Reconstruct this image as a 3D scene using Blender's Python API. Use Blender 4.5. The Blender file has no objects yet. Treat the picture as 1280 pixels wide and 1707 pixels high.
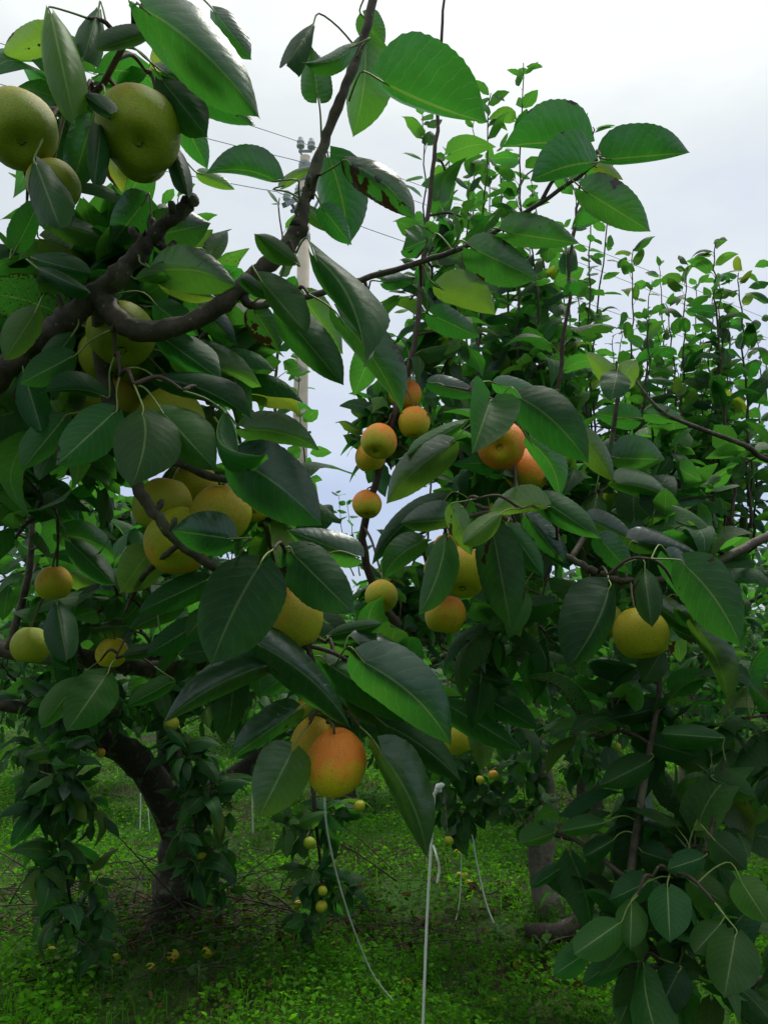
import bpy, math, random
import numpy as np
from mathutils import Vector, Matrix

# ------------------------------------------------------------------ camera
scene = bpy.context.scene
COL = scene.collection
PXW, PXH, FPX = 1280.0, 1707.0, 1300.0
PITCH = math.radians(9.8)
CAM_H = 1.55
cam_data = bpy.data.cameras.new('camera')
cam = bpy.data.objects.new('camera', cam_data)
COL.objects.link(cam)
cam.location = (0, 0, CAM_H)
cam.rotation_euler = (math.radians(90) + PITCH, 0, 0)
cam_data.sensor_fit = 'VERTICAL'
cam_data.sensor_height = 24.0
cam_data.lens = 24.0 * FPX / PXH
cam_data.clip_start = 0.05
cam_data.clip_end = 2000
scene.camera = cam
CAM_M = Matrix.Translation((0, 0, CAM_H)) @ Matrix.Rotation(math.radians(90) + PITCH, 4, 'X')
CAM_I = CAM_M.inverted()
CAM_P = Vector((0, 0, CAM_H))

# ------------------------------------------------------------------ sky, sun, exposure
SUN_EL, SUN_AZ = math.radians(62), math.radians(25)      # azimuth measured from +Y towards +X
world = bpy.data.worlds.new('World')
scene.world = world
world.use_nodes = True
wn, wl = world.node_tree.nodes, world.node_tree.links
wn.clear()
w_out = wn.new('ShaderNodeOutputWorld')
sky = wn.new('ShaderNodeTexSky')
sky.sky_type = 'NISHITA'
sky.sun_disc = False
sky.sun_elevation = SUN_EL
sky.sun_rotation = SUN_AZ
bg_sky = wn.new('ShaderNodeBackground'); bg_sky.inputs[1].default_value = 0.03
wl.new(sky.outputs[0], bg_sky.inputs[0])
tc = wn.new('ShaderNodeTexCoord')
sep = wn.new('ShaderNodeSeparateXYZ'); wl.new(tc.outputs['Generated'], sep.inputs[0])
cl_map = wn.new('ShaderNodeMapping'); cl_map.inputs['Scale'].default_value = (1.6, 1.6, 4.2)
wl.new(tc.outputs['Generated'], cl_map.inputs[0])
cl_n = wn.new('ShaderNodeTexNoise'); cl_n.inputs['Scale'].default_value = 1.5
cl_n.inputs['Detail'].default_value = 6; cl_n.inputs['Roughness'].default_value = 0.55
wl.new(cl_map.outputs[0], cl_n.inputs[0])
m1 = wn.new('ShaderNodeMath'); m1.operation = 'MULTIPLY_ADD'
m1.inputs[1].default_value = 0.62; m1.inputs[2].default_value = -0.32
wl.new(cl_n.outputs[0], m1.inputs[0])
m2 = wn.new('ShaderNodeMath'); m2.operation = 'ADD'
wl.new(sep.outputs[2], m2.inputs[0]); wl.new(m1.outputs[0], m2.inputs[1])
ramp = wn.new('ShaderNodeValToRGB')
r = ramp.color_ramp
r.elements[0].position = 0.0; r.elements[0].color = (0.40, 0.46, 0.62, 1)
r.elements[1].position = 1.0; r.elements[1].color = (1.40, 1.40, 1.30, 1)
e = r.elements.new(0.16); e.color = (0.44, 0.50, 0.67, 1)
e = r.elements.new(0.30); e.color = (0.58, 0.62, 0.73, 1)
e = r.elements.new(0.45); e.color = (0.73, 0.76, 0.75, 1)
e = r.elements.new(0.58); e.color = (0.83, 0.86, 0.80, 1)
wl.new(m2.outputs[0], ramp.inputs[0])
bg_cloud = wn.new('ShaderNodeBackground'); bg_cloud.inputs[1].default_value = 0.655
wl.new(ramp.outputs[0], bg_cloud.inputs[0])
addw = wn.new('ShaderNodeAddShader')
wl.new(bg_sky.outputs[0], addw.inputs[0]); wl.new(bg_cloud.outputs[0], addw.inputs[1])
wl.new(addw.outputs[0], w_out.inputs[0])

sun_data = bpy.data.lights.new('sun', 'SUN')
sun_data.energy = 1.5
sun_data.angle = math.radians(14)
sun_data.color = (1.0, 0.95, 0.86)
sun = bpy.data.objects.new('sun', sun_data)
COL.objects.link(sun)
sun_dir = Vector((math.sin(SUN_AZ) * math.cos(SUN_EL), math.cos(SUN_AZ) * math.cos(SUN_EL), math.sin(SUN_EL)))
sun.rotation_euler = (-sun_dir).to_track_quat('-Z', 'Y').to_euler()
sun.location = (0, 0, 30)

vs = scene.view_settings
vs.view_transform = 'Standard'
vs.look = 'None'
vs.exposure = 0.40
vs.gamma = 1.0
vs.use_curve_mapping = False
scene.cycles.max_bounces = 5
scene.cycles.diffuse_bounces = 2
scene.cycles.glossy_bounces = 2
scene.cycles.transmission_bounces = 3
scene.cycles.use_adaptive_sampling = True
scene.cycles.adaptive_threshold = 0.025
scene.cycles.transparent_max_bounces = 4

# ------------------------------------------------------------------ helpers
RNG = random.Random(7)
NPR = np.random.default_rng(7)
UP = Vector((0, 0, 1))


def at(px, py, d):
    """point seen at photo pixel (px, py), d metres in front of the camera"""
    return CAM_M @ Vector(((px - 640) / FPX * d, -(py - 853.5) / FPX * d, -d))


def project(p):
    q = CAM_I @ Vector(p)
    d = -q.z
    if d < 0.05:
        return -9999, -9999, d
    return 640 + q.x / d * FPX, 853.5 - q.y / d * FPX, d


def ground_at(px, py):
    a, b = at(px, py, 1), CAM_P
    k = CAM_P.z / (CAM_P.z - a.z)
    p = CAM_P + (a - CAM_P) * k
    return Vector((p.x, p.y, 0))


def new_obj(name, mesh, parent=None, loc=None):
    o = bpy.data.objects.new(name, mesh)
    COL.objects.link(o)
    if parent is not None:
        o.parent = parent
    if loc is not None:
        o.location = loc
    return o


def tag(o, label=None, cat=None, group=None, kind=None):
    if label: o['label'] = label
    if cat: o['category'] = cat
    if group: o['group'] = group
    if kind: o['kind'] = kind
    return o


def thing(name, label, cat, loc, group=None):
    o = new_obj(name, None, None, loc)
    o.empty_display_size = 0.1
    return tag(o, label, cat, group)


def mesh_from(verts, faces, mats, smooth=True, midx=None, uvs=None):
    me = bpy.data.meshes.new('mesh')
    me.from_pydata([tuple(v) for v in verts], [], faces)
    for m in mats:
        me.materials.append(m)
    if midx is not None:
        me.polygons.foreach_set('material_index', midx)
    if smooth:
        me.polygons.foreach_set('use_smooth', [True] * len(me.polygons))
    if uvs is not None:
        lay = me.uv_layers.new(name='UVMap')
        li = np.empty(len(me.loops), dtype=np.int32)
        me.loops.foreach_get('vertex_index', li)
        lay.data.foreach_set('uv', np.asarray(uvs, dtype=np.float32)[li].ravel())
    me.update()
    return me


def catmull(pts, vals, n):
    """smooth a polyline (list of Vector) and a parallel list of radii"""
    if len(pts) < 3:
        P = [pts[0].lerp(pts[-1], i / n) for i in range(n + 1)]
        R = [vals[0] + (vals[-1] - vals[0]) * i / n for i in range(n + 1)]
        return P, R
    P, R = [], []
    m = len(pts)
    for i in range(m - 1):
        p0, p1, p2, p3 = pts[max(i - 1, 0)], pts[i], pts[i + 1], pts[min(i + 2, m - 1)]
        for k in range(n):
            t = k / n
            t2, t3 = t * t, t * t * t
            P.append(0.5 * ((2 * p1) + (p2 - p0) * t + (2 * p0 - 5 * p1 + 4 * p2 - p3) * t2 + (3 * p1 - p0 - 3 * p2 + p3) * t3))
            R.append(vals[i] + (vals[i + 1] - vals[i]) * t)
    P.append(pts[-1]); R.append(vals[-1])
    return P, R


def tube_geo(P, R, sides=8, knobs=0.0, rng=None, cap=True):
    V, F = [], []
    n = len(P)
    t = (P[1] - P[0]).normalized()
    u = t.orthogonal().normalized()
    for i in range(n):
        tn = (P[min(i + 1, n - 1)] - P[max(i - 1, 0)])
        tn = tn.normalized() if tn.length > 1e-9 else t
        u = (u - tn * u.dot(tn))
        u = u.normalized() if u.length > 1e-6 else tn.orthogonal().normalized()
        w = tn.cross(u)
        for k in range(sides):
            a = 2 * math.pi * k / sides
            rr = R[i]
            if knobs and rng:
                rr *= 1 + rng.uniform(-knobs, knobs)
            V.append(P[i] + (u * math.cos(a) + w * math.sin(a)) * rr)
    for i in range(n - 1):
        for k in range(sides):
            a, b = i * sides + k, i * sides + (k + 1) % sides
            F.append((a, b, b + sides, a + sides))
    if cap:
        F.append(tuple(range(sides - 1, -1, -1)))
        F.append(tuple(range((n - 1) * sides, n * sides)))
    return V, F


# ------------------------------------------------------------------ materials
def material(name):
    m = bpy.data.materials.new(name)
    m.use_nodes = True
    n, l = m.node_tree.nodes, m.node_tree.links
    n.clear()
    out = n.new('ShaderNodeOutputMaterial')
    return m, n, l, out


def math_node(n, l, op, a, b=None, c=None):
    q = n.new('ShaderNodeMath'); q.operation = op
    for i, v in enumerate((a, b, c)):
        if v is None: continue
        if isinstance(v, (int, float)): q.inputs[i].default_value = v
        else: l.new(v, q.inputs[i])
    return q.outputs[0]


def mix_col(n, l, fac, a, b, mode='MIX'):
    q = n.new('ShaderNodeMix'); q.data_type = 'RGBA'; q.blend_type = mode
    for i, v in ((0, fac), (6, a), (7, b)):
        if isinstance(v, (int, float)): q.inputs[i].default_value = v
        elif isinstance(v, tuple): q.inputs[i].default_value = (*v, 1) if len(v) == 3 else v
        else: l.new(v, q.inputs[i])
    return q.outputs[2]


def leaf_material(name, top, under, trans, tfac=0.42, rough=0.36, spec=0.5):
    """object colour: R = youth/yellowing 0..1, G = blemish 0..1"""
    m, n, l, out = material(name)
    uv = n.new('ShaderNodeUVMap')
    sp = n.new('ShaderNodeSeparateXYZ'); l.new(uv.outputs[0], sp.inputs[0])
    U, V = sp.outputs[0], sp.outputs[1]
    av = math_node(n, l, 'ABSOLUTE', math_node(n, l, 'SUBTRACT', V, 0.5))        # 0 midrib .. 0.5 edge
    rib = math_node(n, l, 'LESS_THAN', av, 0.016)
    wob = n.new('ShaderNodeTexNoise'); wob.inputs['Scale'].default_value = 7
    l.new(uv.outputs[0], wob.inputs[0])
    ph = math_node(n, l, 'SUBTRACT', U, math_node(n, l, 'ADD', math_node(n, l, 'MULTIPLY', math_node(n, l, 'POWER', av, 1.3), 0.62), math_node(n, l, 'MULTIPLY', wob.outputs[0], 0.10)))
    fr = math_node(n, l, 'FRACT', math_node(n, l, 'MULTIPLY', ph, 9.0))
    side = math_node(n, l, 'LESS_THAN', math_node(n, l, 'ABSOLUTE', math_node(n, l, 'SUBTRACT', fr, 0.5)), 0.04)
    vein = math_node(n, l, 'MAXIMUM', rib, math_node(n, l, 'MULTIPLY', side, 0.30))
    oi = n.new('ShaderNodeObjectInfo')
    at_ = n.new('ShaderNodeAttribute'); at_.attribute_name = 'rnd'
    rnd = math_node(n, l, 'FRACT', math_node(n, l, 'ADD', oi.outputs['Random'], at_.outputs['Fac']))
    so = n.new('ShaderNodeSeparateColor'); l.new(oi.outputs['Color'], so.inputs[0])
    young, blem = so.outputs[0], so.outputs[1]
    tcn = n.new('ShaderNodeTexCoord')
    no = n.new('ShaderNodeTexNoise'); no.inputs['Scale'].default_value = 30; no.inputs['Detail'].default_value = 4
    l.new(tcn.outputs['Object'], no.inputs[0])
    geo = n.new('ShaderNodeNewGeometry')
    val = math_node(n, l, 'ADD', math_node(n, l, 'MULTIPLY', rnd, 0.85), math_node(n, l, 'ADD', math_node(n, l, 'MULTIPLY', no.outputs[0], 0.6), 0.35))
    base = mix_col(n, l, geo.outputs['Backfacing'], top, under)
    hue = math_node(n, l, 'FRACT', math_node(n, l, 'MULTIPLY', rnd, 7.31))
    base = mix_col(n, l, math_node(n, l, 'MULTIPLY', math_node(n, l, 'POWER', hue, 3.0), 0.55), base, (0.050, 0.105, 0.012))
    base = mix_col(n, l, young, base, (0.16, 0.27, 0.03))
    patch = n.new('ShaderNodeTexNoise'); patch.inputs['Scale'].default_value = 70; patch.inputs['Detail'].default_value = 5; patch.inputs['Roughness'].default_value = 0.7
    l.new(tcn.outputs['Object'], patch.inputs[0])
    base = mix_col(n, l, math_node(n, l, 'MULTIPLY', patch.outputs[0], 0.5), base, mix_col(n, l, 0.5, base, (0.05, 0.10, 0.03)))
    base = mix_col(n, l, vein, base, mix_col(n, l, 0.5, base, (0.30, 0.42, 0.16)))
    vm = n.new('ShaderNodeVectorMath'); vm.operation = 'SCALE'
    l.new(base, vm.inputs[0]); l.new(val, vm.inputs[3])
    base = vm.outputs[0]
    # brown blotches with a shape of their own
    b1 = n.new('ShaderNodeTexNoise'); b1.inputs['Scale'].default_value = 42; b1.inputs['Detail'].default_value = 5
    l.new(tcn.outputs['Object'], b1.inputs[0])
    thr = math_node(n, l, 'SUBTRACT', 0.80, math_node(n, l, 'MULTIPLY', blem, 0.42))
    edge = math_node(n, l, 'MULTIPLY', math_node(n, l, 'POWER', math_node(n, l, 'MULTIPLY', av, 2.0), 8.0), math_node(n, l, 'MULTIPLY', blem, 0.5))
    spot = math_node(n, l, 'GREATER_THAN', math_node(n, l, 'ADD', b1.outputs[0], edge), thr)
    base = mix_col(n, l, spot, base, (0.045, 0.022, 0.010))
    tr = mix_col(n, l, young, trans, (0.55, 0.62, 0.04))
    tr = mix_col(n, l, vein, tr, (0.16, 0.34, 0.05))
    tr = mix_col(n, l, spot, tr, (0.03, 0.015, 0.005))
    vm2 = n.new('ShaderNodeVectorMath'); vm2.operation = 'SCALE'
    l.new(tr, vm2.inputs[0]); l.new(val, vm2.inputs[3])
    bs = n.new('ShaderNodeBsdfPrincipled')
    l.new(base, bs.inputs['Base Color'])
    rg = math_node(n, l, 'ADD', math_node(n, l, 'MULTIPLY', geo.outputs['Backfacing'], 0.25), math_node(n, l, 'MULTIPLY_ADD', patch.outputs[0], 0.30, rough - 0.15))
    l.new(rg, bs.inputs['Roughness'])
    l.new(math_node(n, l, 'MULTIPLY_ADD', geo.outputs['Backfacing'], -0.72 * spec, spec), bs.inputs['Specular IOR Level'])
    bs.inputs['Specular Tint'].default_value = (0.86, 0.95, 1.0, 1)
    bp = n.new('ShaderNodeBump'); bp.inputs['Strength'].default_value = 0.55; bp.inputs['Distance'].default_value = 0.0022
    quilt = math_node(n, l, 'MULTIPLY', math_node(n, l, 'ABSOLUTE', math_node(n, l, 'SUBTRACT', fr, 0.5)), 0.30)
    hgt = math_node(n, l, 'ADD', math_node(n, l, 'SUBTRACT', math_node(n, l, 'MULTIPLY', no.outputs[0], 1.2), math_node(n, l, 'MULTIPLY', vein, 0.6)), math_node(n, l, 'ADD', quilt, math_node(n, l, 'MULTIPLY', patch.outputs[0], 0.5)))
    l.new(hgt, bp.inputs['Height']); l.new(bp.outputs[0], bs.inputs['Normal'])
    ts = n.new('ShaderNodeBsdfTranslucent'); l.new(vm2.outputs[0], ts.inputs[0])
    mx = n.new('ShaderNodeMixShader'); mx.inputs[0].default_value = tfac
    l.new(bs.outputs[0], mx.inputs[1]); l.new(ts.outputs[0], mx.inputs[2])
    l.new(mx.outputs[0], out.inputs[0])
    return m


def simple_material(name, ca, cb, scale=20, rough=0.7, bump=0.4, bdist=0.004, stretch=(1, 1, 1), detail=6, spec=0.4):
    m, n, l, out = material(name)
    tcn = n.new('ShaderNodeTexCoord')
    mp = n.new('ShaderNodeMapping'); mp.inputs['Scale'].default_value = stretch
    l.new(tcn.outputs['Object'], mp.inputs[0])
    no = n.new('ShaderNodeTexNoise'); no.inputs['Scale'].default_value = scale; no.inputs['Detail'].default_value = detail
    l.new(mp.outputs[0], no.inputs[0])
    rp = n.new('ShaderNodeValToRGB')
    rp.color_ramp.elements[0].position = 0.3; rp.color_ramp.elements[0].color = (*ca, 1)
    rp.color_ramp.elements[1].position = 0.7; rp.color_ramp.elements[1].color = (*cb, 1)
    l.new(no.outputs[0], rp.inputs[0])
    bs = n.new('ShaderNodeBsdfPrincipled')
    l.new(rp.outputs[0], bs.inputs['Base Color'])
    bs.inputs['Roughness'].default_value = rough
    bs.inputs['Specular IOR Level'].default_value = spec
    bp = n.new('ShaderNodeBump'); bp.inputs['Strength'].default_value = bump; bp.inputs['Distance'].default_value = bdist
    l.new(no.outputs[0], bp.inputs['Height']); l.new(bp.outputs[0], bs.inputs['Normal'])
    l.new(bs.outputs[0], out.inputs[0])
    return m


def bark_material(name, ca, cb, specks, lichen=0.0):
    m, n, l, out = material(name)
    tcn = n.new('ShaderNodeTexCoord')
    no = n.new('ShaderNodeTexNoise'); no.inputs['Scale'].default_value = 45; no.inputs['Detail'].default_value = 8; no.inputs['Roughness'].default_value = 0.65
    l.new(tcn.outputs['Object'], no.inputs[0])
    n2 = n.new('ShaderNodeTexNoise'); n2.inputs['Scale'].default_value = 7; n2.inputs['Detail'].default_value = 4
    l.new(tcn.outputs['Object'], n2.inputs[0])
    f = math_node(n, l, 'ADD', math_node(n, l, 'MULTIPLY', no.outputs[0], 0.6), math_node(n, l, 'MULTIPLY', n2.outputs[0], 0.4))
    rp = n.new('ShaderNodeValToRGB')
    rp.color_ramp.elements[0].position = 0.36; rp.color_ramp.elements[0].color = (*ca, 1)
    rp.color_ramp.elements[1].position = 0.66; rp.color_ramp.elements[1].color = (*cb, 1)
    l.new(f, rp.inputs[0])
    vo = n.new('ShaderNodeTexVoronoi'); vo.inputs['Scale'].default_value = 190
    l.new(tcn.outputs['Object'], vo.inputs[0])
    sel = n.new('ShaderNodeSeparateColor'); l.new(vo.outputs['Color'], sel.inputs[0])
    dot = math_node(n, l, 'MULTIPLY', math_node(n, l, 'LESS_THAN', vo.outputs['Distance'], 0.26), math_node(n, l, 'GREATER_THAN', sel.outputs[0], 1 - specks))
    c = mix_col(n, l, dot, rp.outputs[0], (0.22, 0.19, 0.14))
    if lichen:
        li = n.new('ShaderNodeTexNoise'); li.inputs['Scale'].default_value = 16; li.inputs['Detail'].default_value = 7
        l.new(tcn.outputs['Object'], li.inputs[0])
        c = mix_col(n, l, math_node(n, l, 'MULTIPLY', math_node(n, l, 'GREATER_THAN', li.outputs[0], 0.6), lichen), c, (0.20, 0.24, 0.13))
    bs = n.new('ShaderNodeBsdfPrincipled')
    l.new(c, bs.inputs['Base Color']); bs.inputs['Roughness'].default_value = 0.68
    bs.inputs['Specular IOR Level'].default_value = 0.35
    bp = n.new('ShaderNodeBump'); bp.inputs['Strength'].default_value = 1.0; bp.inputs['Distance'].default_value = 0.005
    l.new(f, bp.inputs['Height']); l.new(bp.outputs[0], bs.inputs['Normal'])
    l.new(bs.outputs[0], out.inputs[0])
    return m


def pear_material():
    """object colour: R = orange blush, G = yellow versus green, B = russet"""
    m, n, l, out = material('pear_skin')
    oi = n.new('ShaderNodeObjectInfo')
    so = n.new('ShaderNodeSeparateColor'); l.new(oi.outputs['Color'], so.inputs[0])
    tcn = n.new('ShaderNodeTexCoord')
    sx = n.new('ShaderNodeSeparateXYZ'); l.new(tcn.outputs['Object'], sx.inputs[0])
    off = n.new('ShaderNodeVectorMath'); off.operation = 'ADD'
    cmb = n.new('ShaderNodeCombineXYZ'); l.new(math_node(n, l, 'MULTIPLY', oi.outputs['Random'], 9.0), cmb.inputs[0])
    l.new(tcn.outputs['Object'], off.inputs[0]); l.new(cmb.outputs[0], off.inputs[1])
    no = n.new('ShaderNodeTexNoise'); no.inputs['Scale'].default_value = 1.5; no.inputs['Detail'].default_value = 3
    l.new(off.outputs[0], no.inputs[0])
    base = mix_col(n, l, so.outputs[1], (0.17, 0.31, 0.012), (0.70, 0.60, 0.012))
    # blush is strongest on the shoulder round the stalk and on one cheek
    bl = math_node(n, l, 'ADD', math_node(n, l, 'MULTIPLY_ADD', sx.outputs[2], 0.80, oi.outputs['Alpha']), math_node(n, l, 'MULTIPLY_ADD', no.outputs[0], 1.3, -0.6))
    bl = math_node(n, l, 'MULTIPLY', math_node(n, l, 'MAXIMUM', math_node(n, l, 'MINIMUM', bl, 1.0), 0.0), so.outputs[0])
    fine = n.new('ShaderNodeTexNoise'); fine.inputs['Scale'].default_value = 26; fine.inputs['Detail'].default_value = 6
    fine.inputs['Roughness'].default_value = 0.7
    l.new(off.outputs[0], fine.inputs[0])
    rp = n.new('ShaderNodeValToRGB')
    rp.color_ramp.elements[0].position = 0.0; rp.color_ramp.elements[0].color = (0, 0, 0, 1)
    rp.color_ramp.elements[1].position = 0.75; rp.color_ramp.elements[1].color = (1, 1, 1, 1)
    l.new(math_node(n, l, 'MULTIPLY', bl, math_node(n, l, 'ADD', fine.outputs[0], 0.55)), rp.inputs[0])
    base = mix_col(n, l, rp.outputs[0], base, (0.95, 0.27, 0.030))
    rus = math_node(n, l, 'MULTIPLY', math_node(n, l, 'GREATER_THAN', fine.outputs[0], 0.53), so.outputs[2])
    base = mix_col(n, l, rus, base, mix_col(n, l, 0.5, base, (0.17, 0.13, 0.04)))
    blo = n.new('ShaderNodeTexNoise'); blo.inputs['Scale'].default_value = 3.2; blo.inputs['Detail'].default_value = 7; blo.inputs['Roughness'].default_value = 0.65
    l.new(off.outputs[0], blo.inputs[0])
    scar = n.new('ShaderNodeValToRGB')
    scar.color_ramp.elements[0].position = 0.58; scar.color_ramp.elements[0].color = (0, 0, 0, 1)
    scar.color_ramp.elements[1].position = 0.68; scar.color_ramp.elements[1].color = (0.6, 0.6, 0.6, 1)
    l.new(blo.outputs[0], scar.inputs[0])
    base = mix_col(n, l, scar.outputs[0], base, mix_col(n, l, 0.6, base, (0.26, 0.18, 0.05)))
    vo = n.new('ShaderNodeTexVoronoi'); vo.inputs['Scale'].default_value = 13
    l.new(off.outputs[0], vo.inputs[0])
    dots = math_node(n, l, 'LESS_THAN', vo.outputs['Distance'], 0.24)
    base = mix_col(n, l, math_node(n, l, 'MULTIPLY', dots, 0.6), base, (0.22, 0.18, 0.05))
    bs = n.new('ShaderNodeBsdfPrincipled')
    l.new(base, bs.inputs['Base Color']); bs.inputs['Roughness'].default_value = 0.52
    bs.inputs['Specular IOR Level'].default_value = 0.35
    bp = n.new('ShaderNodeBump'); bp.inputs['Strength'].default_value = 0.25; bp.inputs['Distance'].default_value = 0.02
    l.new(fine.outputs[0], bp.inputs['Height']); l.new(bp.outputs[0], bs.inputs['Normal'])
    l.new(bs.outputs[0], out.inputs[0])
    return m


M_LEAF = leaf_material('pear_leaf', (0.006, 0.029, 0.028), (0.014, 0.068, 0.026), (0.046, 0.29, 0.024), 0.43, 0.31, 0.85)
M_GRASS = leaf_material('weed_leaf', (0.052, 0.22, 0.006), (0.055, 0.21, 0.010), (0.13, 0.55, 0.008), 0.40, 0.6, 0.2)
M_PETIOLE = simple_material('petiole', (0.12, 0.19, 0.04), (0.22, 0.29, 0.08), 60, 0.5, 0.1)
M_BARK = bark_material('branch_bark', (0.016, 0.013, 0.009), (0.13, 0.105, 0.075), 0.14, 0.25)
M_SHOOT = bark_material('shoot_bark', (0.045, 0.028, 0.022), (0.105, 0.072, 0.055), 0.12)
M_TRUNK = bark_material('trunk_bark', (0.012, 0.010, 0.007), (0.070, 0.056, 0.040), 0.05, 0.35)
M_PALETRUNK = bark_material('pale_trunk_bark', (0.08, 0.068, 0.050), (0.27, 0.23, 0.18), 0.05, 0.35)
M_PEAR = pear_material()
M_STALK = simple_material('stalk', (0.07, 0.055, 0.02), (0.17, 0.15, 0.06), 60, 0.6, 0.2)
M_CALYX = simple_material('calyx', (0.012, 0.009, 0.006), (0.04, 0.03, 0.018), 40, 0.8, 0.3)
M_STRING = simple_material('plastic_string', (0.70, 0.75, 0.70), (0.88, 0.90, 0.86), 90, 0.45, 0.3, 0.001, (1, 1, 0.1))
M_CONCRETE = simple_material('pole_concrete', (0.50, 0.43, 0.33), (0.60, 0.53, 0.42), 6, 0.8, 0.2)
M_STEEL = simple_material('galvanised_steel', (0.22, 0.25, 0.27), (0.32, 0.35, 0.36), 12, 0.5, 0.1)
M_INSUL = simple_material('insulator_glaze', (0.42, 0.46, 0.46), (0.55, 0.58, 0.57), 5, 0.3, 0.05)
M_WIRE = simple_material('wire', (0.16, 0.18, 0.21), (0.24, 0.26, 0.29), 5, 0.5, 0.0)
M_TWIG = simple_material('dead_twig', (0.016, 0.012, 0.008), (0.10, 0.078, 0.055), 15, 0.8, 0.4)
M_DEADLEAF = leaf_material('dead_leaf', (0.07, 0.042, 0.02), (0.09, 0.055, 0.03), (0.12, 0.06, 0.02), 0.2, 0.7, 0.2)


def patchy(mat):
    n, l = mat.node_tree.nodes, mat.node_tree.links
    bs = [q for q in n if q.type == 'BSDF_PRINCIPLED'][0]; ts = [q for q in n if q.type == 'BSDF_TRANSLUCENT'][0]
    tcn = n.new('ShaderNodeTexCoord')
    no = n.new('ShaderNodeTexNoise'); no.inputs['Scale'].default_value = 1.1; no.inputs['Detail'].default_value = 3
    l.new(tcn.outputs['Object'], no.inputs[0])
    rp = n.new('ShaderNodeValToRGB')
    rp.color_ramp.elements[0].position = 0.40; rp.color_ramp.elements[0].color = (0.34, 0.44, 0.45, 1)
    rp.color_ramp.elements[1].position = 0.60; rp.color_ramp.elements[1].color = (1.15, 1.25, 0.8, 1)
    l.new(no.outputs[0], rp.inputs[0])
    for sock in (bs.inputs['Base Color'], ts.inputs[0]):
        src = sock.links[0].from_socket
        l.new(mix_col(n, l, 1.0, src, rp.outputs[0], 'MULTIPLY'), sock)


patchy(M_GRASS)


def ground_material():
    m, n, l, out = material('orchard_soil')
    tcn = n.new('ShaderNodeTexCoord')
    a = n.new('ShaderNodeTexNoise'); a.inputs['Scale'].default_value = 0.9; a.inputs['Detail'].default_value = 5
    b = n.new('ShaderNodeTexNoise'); b.inputs['Scale'].default_value = 14; b.inputs['Detail'].default_value = 8
    l.new(tcn.outputs['Object'], a.inputs[0]); l.new(tcn.outputs['Object'], b.inputs[0])
    soil = mix_col(n, l, b.outputs[0], (0.018, 0.014, 0.009), (0.075, 0.058, 0.036))
    green = mix_col(n, l, b.outputs[0], (0.020, 0.060, 0.008), (0.05, 0.13, 0.018))
    rp = n.new('ShaderNodeValToRGB')
    rp.color_ramp.elements[0].position = 0.38; rp.color_ramp.elements[1].position = 0.55
    l.new(a.outputs[0], rp.inputs[0])
    c = mix_col(n, l, rp.outputs[0], soil, green)
    bs = n.new('ShaderNodeBsdfPrincipled'); l.new(c, bs.inputs['Base Color'])
    bs.inputs['Roughness'].default_value = 0.9; bs.inputs['Specular IOR Level'].default_value = 0.2
    bp = n.new('ShaderNodeBump'); bp.inputs['Strength'].default_value = 1.0; bp.inputs['Distance'].default_value = 0.05
    l.new(b.outputs[0], bp.inputs['Height']); l.new(bp.outputs[0], bs.inputs['Normal'])
    l.new(bs.outputs[0], out.inputs[0])
    return m


M_GROUND = ground_material()

# ------------------------------------------------------------------ ground
def ground_z(x, y):
    return 0.05 * math.sin(x * 1.3 + 0.7) * math.cos(y * 0.9) + 0.03 * math.sin(x * 3.1 + y * 2.3)


def build_ground():
    xs = [-900, -300, -90, -40] + [-20 + i * 0.5 for i in range(81)] + [40, 90, 300, 900]
    ys = [-300, -60, -20] + [-8 + i * 0.5 for i in range(77)] + [40, 60, 90, 200, 500, 1200]
    V = [(x, y, ground_z(x, y) if abs(x) < 30 and -10 < y < 32 else 0.0) for y in ys for x in xs]
    nx = len(xs)
    F = [(j * nx + i, j * nx + i + 1, (j + 1) * nx + i + 1, (j + 1) * nx + i) for j in range(len(ys) - 1) for i in range(nx - 1)]
    o = new_obj('ground', mesh_from(V, F, [M_GROUND]))
    tag(o, 'dark orchard soil under green weeds', None, None, 'structure')


build_ground()

# ------------------------------------------------------------------ leaf shapes
HW_T = (0, .03, .07, .13, .22, .34, .48, .62, .74, .84, .90, .945, .975, 1.0)
HW_W = (.12, .44, .67, .85, .98, 1.0, .96, .84, .67, .45, .285, .15, .06, .008)


def half_width(t):
    return float(np.interp(t, HW_T, HW_W))


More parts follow.
